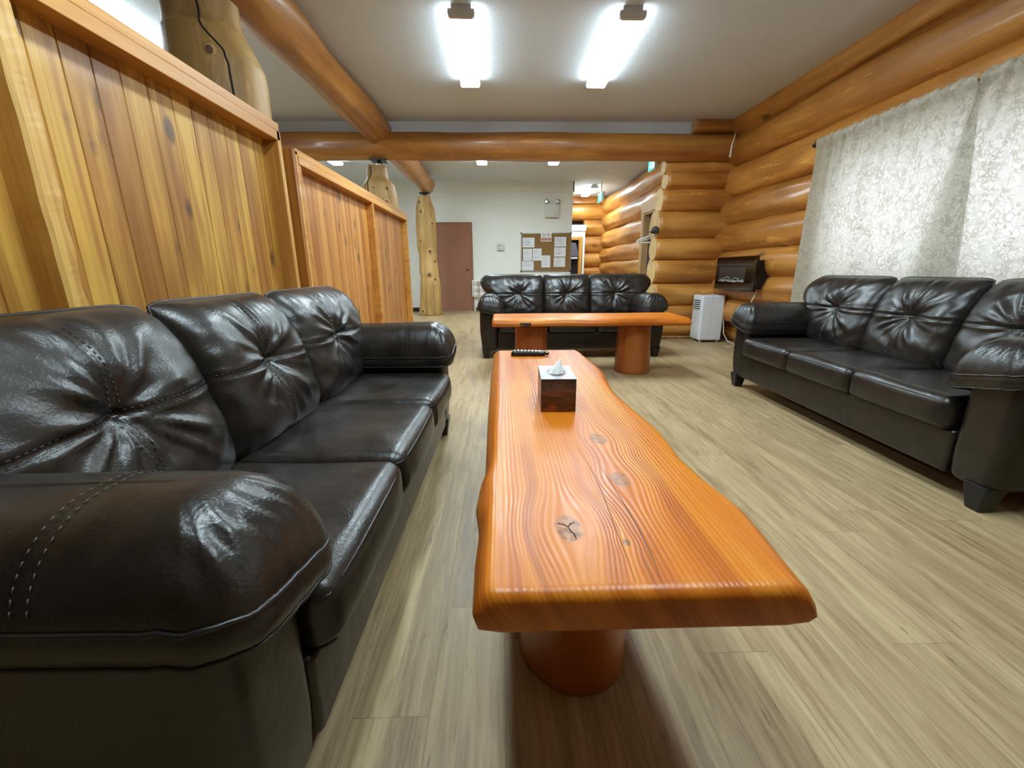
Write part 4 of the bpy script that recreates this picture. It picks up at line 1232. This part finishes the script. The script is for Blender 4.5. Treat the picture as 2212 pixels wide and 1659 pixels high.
# pulled tissue: a folded, tapering sheet
rs = np.random.RandomState(4)
V = []; F = []; nu_, nv_ = 25, 14
for j in range(nv_):
    t = j / (nv_ - 1)
    for i in range(nu_):
        a = PI * (0.08 + 0.84 * i / (nu_ - 1)) + PI
        w = (1 - t) ** 0.8
        x = 0.03 * w * math.cos(a) + 0.016 * t - 0.004 + 0.0014 * math.sin(i * 1.1 + j * .5) * (1 - t)
        y = -0.01 + 0.032 * w * math.sin(a) * 0.7 + 0.0025 * math.sin(i * 0.8) * w
        z = hz - 0.004 + 0.052 * t * (1 - 0.25 * abs(i / (nu_ - 1) - 0.55))
        V.append((x, y + 0.01 * t, z))
for j in range(nv_ - 1):
    for i in range(nu_ - 1): F.append((j * nu_ + i, j * nu_ + i + 1, (j + 1) * nu_ + i + 1, (j + 1) * nu_ + i))
tis = mk('tissue', V, F, plain('tissue_paper', (232, 232, 226), 0.8), tb)
sd = tis.modifiers.new('thick', 'SOLIDIFY'); sd.thickness = 0.0015

rm = empty('remote_control', (0.152, 2.285, 0.5405), math.radians(-2), label='black remote control at the far end of the near coffee table', cat='remote control')
V = []; rings = []
for x in np.linspace(-0.1, 0.085, 26):
    t = (x + 0.1) / 0.185
    hw = 0.026 * (1 - 0.25 * max(0, (t - 0.75) / 0.25) ** 2) * (1 - (1 - min(t / 0.08, 1)) ** 2 * 0.35)
    ht = 0.026 * (1 - (1 - min(t / 0.12, 1)) ** 2 * 0.4) - 0.004 * t
    pr = [(-hw * 0.8, 0.0015), (-hw, 0.008), (-hw, ht * 0.75), (-hw * 0.85, ht), (0, ht + 0.002), (hw * 0.85, ht), (hw, ht * 0.75), (hw, 0.008), (hw * 0.8, 0.0015), (0, 0)]
    rings.append([(x, a, b) for a, b in pr])
v, f = loft(rings)
mk('shell', v, f, plain('remote_shell', (22, 21, 22), 0.3), rm)
rbox('nose', 0.013, 0.018, 0.007, 0.004, M['glass_black'], rm, c=(0.096, 0, 0.013), n=1, k=2)
key = plain('pale_key', (214, 214, 206), 0.4)
for i in range(8):
    for j in range(3):
        if i == 0 and j != 1: continue
        x = -0.08 + i * 0.0195; y = (j - 1) * 0.0145
        t = (x + 0.1) / 0.185
        zt = 0.0275 - 0.004 * t
        rbox('button', 0.0062, 0.0045, 0.0025, 0.0022, key, rm, c=(x, y, zt + 0.0012), n=1, k=1)

# ------------------------------------------------------------------ right side things
ac = empty('portable_air_conditioner', (2.925, 5.93, 0), label='white portable air conditioner standing in the log wall corner', cat='air conditioner')
def acs(P):
    Q = P.copy(); Q[:, 2] += 0.012 * smoothstep(0.0, -0.14, P[:, 0]) * (P[:, 2] > 0.2); return Q
rbox('casing', 0.158, 0.15, 0.312, 0.022, M['white_plastic'], ac, n=(3, 3, 4), k=4, c=(0, 0, 0.338))
box('side_seam', -0.02, -0.016, -0.1508, -0.149, 0.06, 0.64, M['grey_plastic'], ac)
MB().box(-0.159, -0.1565, -0.088, 0.112, 0.44, 0.59).build('vent_recess', plain('vent_shadow', (70, 70, 74), 0.6), ac)
for i in range(6):
    z = 0.44 + i * 0.028
    MB().box(-0.164, -0.1575, -0.092, 0.116, z, z + 0.012).build('louvre', M['white_plastic'], ac, bevel=0.002)
box('control_panel', -0.1, -0.05, -0.04, 0.06, 0.65, 0.653, plain('panel_grey', (70, 70, 74), 0.4), ac, bevel=0.001)
box('badge', -0.1595, -0.158, -0.02, 0.04, 0.325, 0.332, M['ink'], ac)
for sx in (-0.12, 0.12):
    for sy in (-0.11, 0.11):
        v, f = lathe([(0.012, 0), (0.018, 0.006), (0.018, 0.02), (0.01, 0.03)], 12)
        mk('caster', [(p[0] + sx, p[1] + sy, p[2]) for p in v], f, M['grey_plastic'], ac)
v, f = tube_data([(0.165, -0.1, 0.42), (0.175, -0.13, 0.3), (0.18, -0.17, 0.12), (0.2, -0.26, 0.03), (0.24, -0.36, 0.008), (0.2, -0.47, 0.007), (0.1, -0.56, 0.007), (0.04, -0.54, 0.007), (0.05, -0.48, 0.007), (0.14, -0.46, 0.008)], 0.006, 8)
mk('power_cord', v, f, M['cord'], ac)

fp = empty('electric_fireplace', (3.06, 5.37, 0.735), label='black glass electric fireplace hung on the right log wall', cat='fireplace')
box('body', -0.1, 0.04, -0.4, 0.4, 0.03, 0.36, plain('fireplace_body', (18, 18, 19), 0.5), fp, bevel=0.005)
o = MB().box(-0.128, -0.1, -0.455, 0.47, 0.0, 0.41).build('glass_front', M['glass_black'], fp, bevel=0.006)
box('viewing_pane', -0.1292, -0.1281, -0.245, 0.37, 0.1, 0.285, plain('smoked_pane', (52, 52, 50), 0.2), fp)
mb = MB()
rs = np.random.RandomState(2)
for i in range(90):
    y = rs.uniform(-0.235, 0.36); z = 0.106 + rs.uniform(0, 0.022); r_ = rs.uniform(0.006, 0.012)
    vv, ff = rbox_data(0.004, r_, r_ * 0.8, 0.0035, 1, 1, (-0.1315, y, z)); mb.add(vv, ff)
mb.build('crystal_bed', M['ember'], fp, smooth=False)['kind'] = 'stuff'
for pts in ([(0.3, 0.128), (0.22, 0.15), (0.15, 0.163), (0.1, 0.158), (0.11, 0.14)], [(0.03, 0.135), (-0.02, 0.155), (-0.09, 0.148), (-0.13, 0.136)]):
    v, f = tube_data([(-0.1335, y, z) for y, z in pts], 0.0055, 7); mk('ember_log', v, f, M['ember'], fp)
for i in range(5):
    box('side_vent', -0.08, 0.0, -0.403, -0.4005, 0.1 + i * 0.045, 0.115 + i * 0.045, M['blackmetal'], fp)
v, f = tube_data([(-0.03, -0.37, 0.035), (-0.06, -0.38, -0.05), (-0.09, -0.36, -0.16), (-0.11, -0.39, -0.3), (-0.08, -0.42, -0.45)], 0.006, 8)
mk('power_cord', v, f, M['cord'], fp)

ol = empty('wall_outlet', (3.215, 5.35, 0.27), label='white wall outlet plate low on the logs behind the right sofa arm', cat='outlet')
rbox('plate', 0.006, 0.05, 0.06, 0.004, M['white_plastic'], ol, n=1, k=2)
for dz in (-0.025, 0.025): rbox('socket', 0.003, 0.016, 0.014, 0.0025, M['grey_plastic'], ol, c=(-0.006, 0, dz), n=1, k=2)

# cap and hanger at the stub wall end
cp = empty('cap', (2.172, 6.2, 1.49), label='dark grey cap hung on the end of the log stub wall', cat='cap')
v, f = lathe([(0.08, 0.0), (0.083, 0.03), (0.07, 0.075), (0.04, 0.1), (0.01, 0.108)], 24)
capm = plain('cap_cloth', (52, 48, 46), 0.85)
mk('crown', [(p[0] * 0.55, p[1] * 1.25, p[2] * 0.85) for p in v], f, capm, cp)
V = []; F = []
for i in range(13):
    a = PI * i / 12
    V += [(-0.04 - 0.0 * i, 0.08 * math.cos(a), 0.03), (-0.05 - 0.085 * math.sin(a), 0.085 * math.cos(a), 0.022 - 0.01 * math.sin(a))]
for i in range(12): F.append((2 * i, 2 * i + 1, 2 * i + 3, 2 * i + 2))
br = mk('brim', V, F, plain('brim_grey', (104, 92, 86), 0.8), cp); sd = br.modifiers.new('t', 'SOLIDIFY'); sd.thickness = 0.006
box('strap', -0.055, -0.047, 0.06, 0.075, -0.03, 0.02, M['white_plastic'], cp)
hg = empty('coat_hanger', (2.22, 6.5, 1.36), label='white plastic coat hanger sticking out behind the log stub wall', cat='hanger')
pts = [(-0.19, 0, 0.02), (-0.2, 0, 0.035), (-0.19, 0, 0.05), (0.0, 0, 0.115), (0.19, 0, 0.05), (0.2, 0, 0.035), (0.19, 0, 0.02)]
tube('frame', pts, 0.011, M['white_plastic'], hg, 8, closed=True)
tube('crossbar', [(-0.14, 0, 0.045), (0.0, 0, 0.08), (0.14, 0, 0.045)], 0.006, M['white_plastic'], hg, 6)
tube('hook', [(0, 0, 0.115), (0, 0, 0.16), (0.02, 0, 0.185), (0.045, 0, 0.17), (0.045, 0, 0.15)], 0.005, M['metal'], hg, 6)

# ------------------------------------------------------------------ curtains
def curtain(name, label, yA, yB, yA2, yB2, x, z0, z1, seed, xq=0.0, amp=1.0):
    """yA/yB: far and near edge at the top, yA2/yB2 at the hem"""
    rs = np.random.RandomState(seed)
    nu, nv = 260, 60
    ph = rs.uniform(0, 6.3, 12)
    V = []; F = []
    for j in range(nv + 1):
        q = j / nv; z = z1 - (z1 - z0) * q
        for i in range(nu + 1):
            u = i / nu
            a = yA + (yB - yA) * u; b = yA2 + (yB2 - yA2) * u
            k = q ** 0.8
            y = a * (1 - k) + b * k
            top = math.exp(-q * 7)
            d = 0.014 * math.sin(a * 46 + ph[0] + 1.2 * math.sin(a * 9)) * top + 0.009 * math.sin(a * 93 + ph[1]) * math.exp(-q * 10)
            soft = (0.013 * math.sin(a * 9.5 + ph[2] + 0.5 * math.sin(q * 3)) + 0.009 * math.sin(a * 21 + ph[3] + q) + 0.012 * math.sin(a * 4.1 + ph[4])) * min(1, q * 2.5)
            rod = 0.0
            dz = 0.0
            if q < 0.045:      # frill and rod pocket
                d += 0.006 * math.sin(a * 120 + ph[5])
                dz = 0.005 * math.sin(a * 75 + ph[6]) * (1 - q / 0.045)
                rod = -0.020 * math.sin(PI * min(1, max(0, (q - 0.002) / 0.042))); d *= 0.45
            V.append((x + xq * k + (d + soft) * amp + rod, y, z + dz))
    w = nu + 1
    for j in range(nv):
        for i in range(nu): F.append((j * w + i, j * w + i + 1, (j + 1) * w + i + 1, (j + 1) * w + i))
    o = mk(name, V, F, M['curtain'])
    return tag(o, label, 'curtain', 'curtains on the window rod')
curtain('curtain', 'floral curtain panel on the left of the window, next to the bare logs', 4.27, 2.915, 4.28, 2.70, 2.968, 0.35, 2.165, 1)
curtain('curtain', 'floral curtain panel on the right of the window, tucked behind the other', 2.885, 0.75, 3.12, 0.65, 2.972, 0.35, 2.165, 2, 0.045)
cr = empty('curtain_rod', (2.985, 2.5, 2.128), label='thin black curtain rod above the window', cat='curtain rod')
tube('rod', [(0, 1.84, 0), (0, 0, -0.004), (0, -1.9, -0.008)], 0.008, M['blackmetal'], cr, 10)
tube('rod_end', [(0, 1.83, 0), (-0.004, 1.86, 0.0), (0.03, 1.9, 0.0), (0.09, 1.9, 0)], 0.012, M['blackmetal'], cr, 8)
for yb_ in (1.82, 0.4):
    MB().box(-0.012, 0.09, yb_ - 0.008, yb_ + 0.008, -0.012, 0.03).build('bracket', M['blackmetal'], cr)

# ------------------------------------------------------------------ light outside and camera
wd = bpy.data.worlds.new('World'); S.world = wd; wd.use_nodes = True
bg = wd.node_tree.nodes['Background']
bg.inputs[0].default_value = (0.86, 0.93, 1.0, 1); bg.inputs[1].default_value = 0.8

f_px = 905.0
cam = bpy.data.cameras.new('Camera'); cam.sensor_fit = 'HORIZONTAL'; cam.sensor_width = 36.0
cam.lens = f_px / 2212 * 36.0; cam.clip_start = 0.01; cam.clip_end = 60
co_ = bpy.data.objects.new('Camera', cam); link(co_)
p, yw, rl = [math.radians(a) for a in (15.24, 1.4, 0.3)]
fw = Vector((math.sin(yw) * math.cos(p), math.cos(yw) * math.cos(p), -math.sin(p)))
rt = Vector((math.cos(yw), -math.sin(yw), 0)); up = rt.cross(fw)
rt2 = math.cos(rl) * rt - math.sin(rl) * up; up2 = math.cos(rl) * up + math.sin(rl) * rt
mw = Matrix((rt2, up2, -fw)).transposed().to_4x4(); mw.translation = Vector((0, 0, 1.0))
co_.matrix_world = mw
S.camera = co_

S.view_settings.view_transform = 'Standard'
S.view_settings.look = 'None'
S.view_settings.exposure = 2.1
S.cycles.diffuse_bounces = 6
S.view_settings.gamma = 1.0
S.view_settings.use_curve_mapping = False
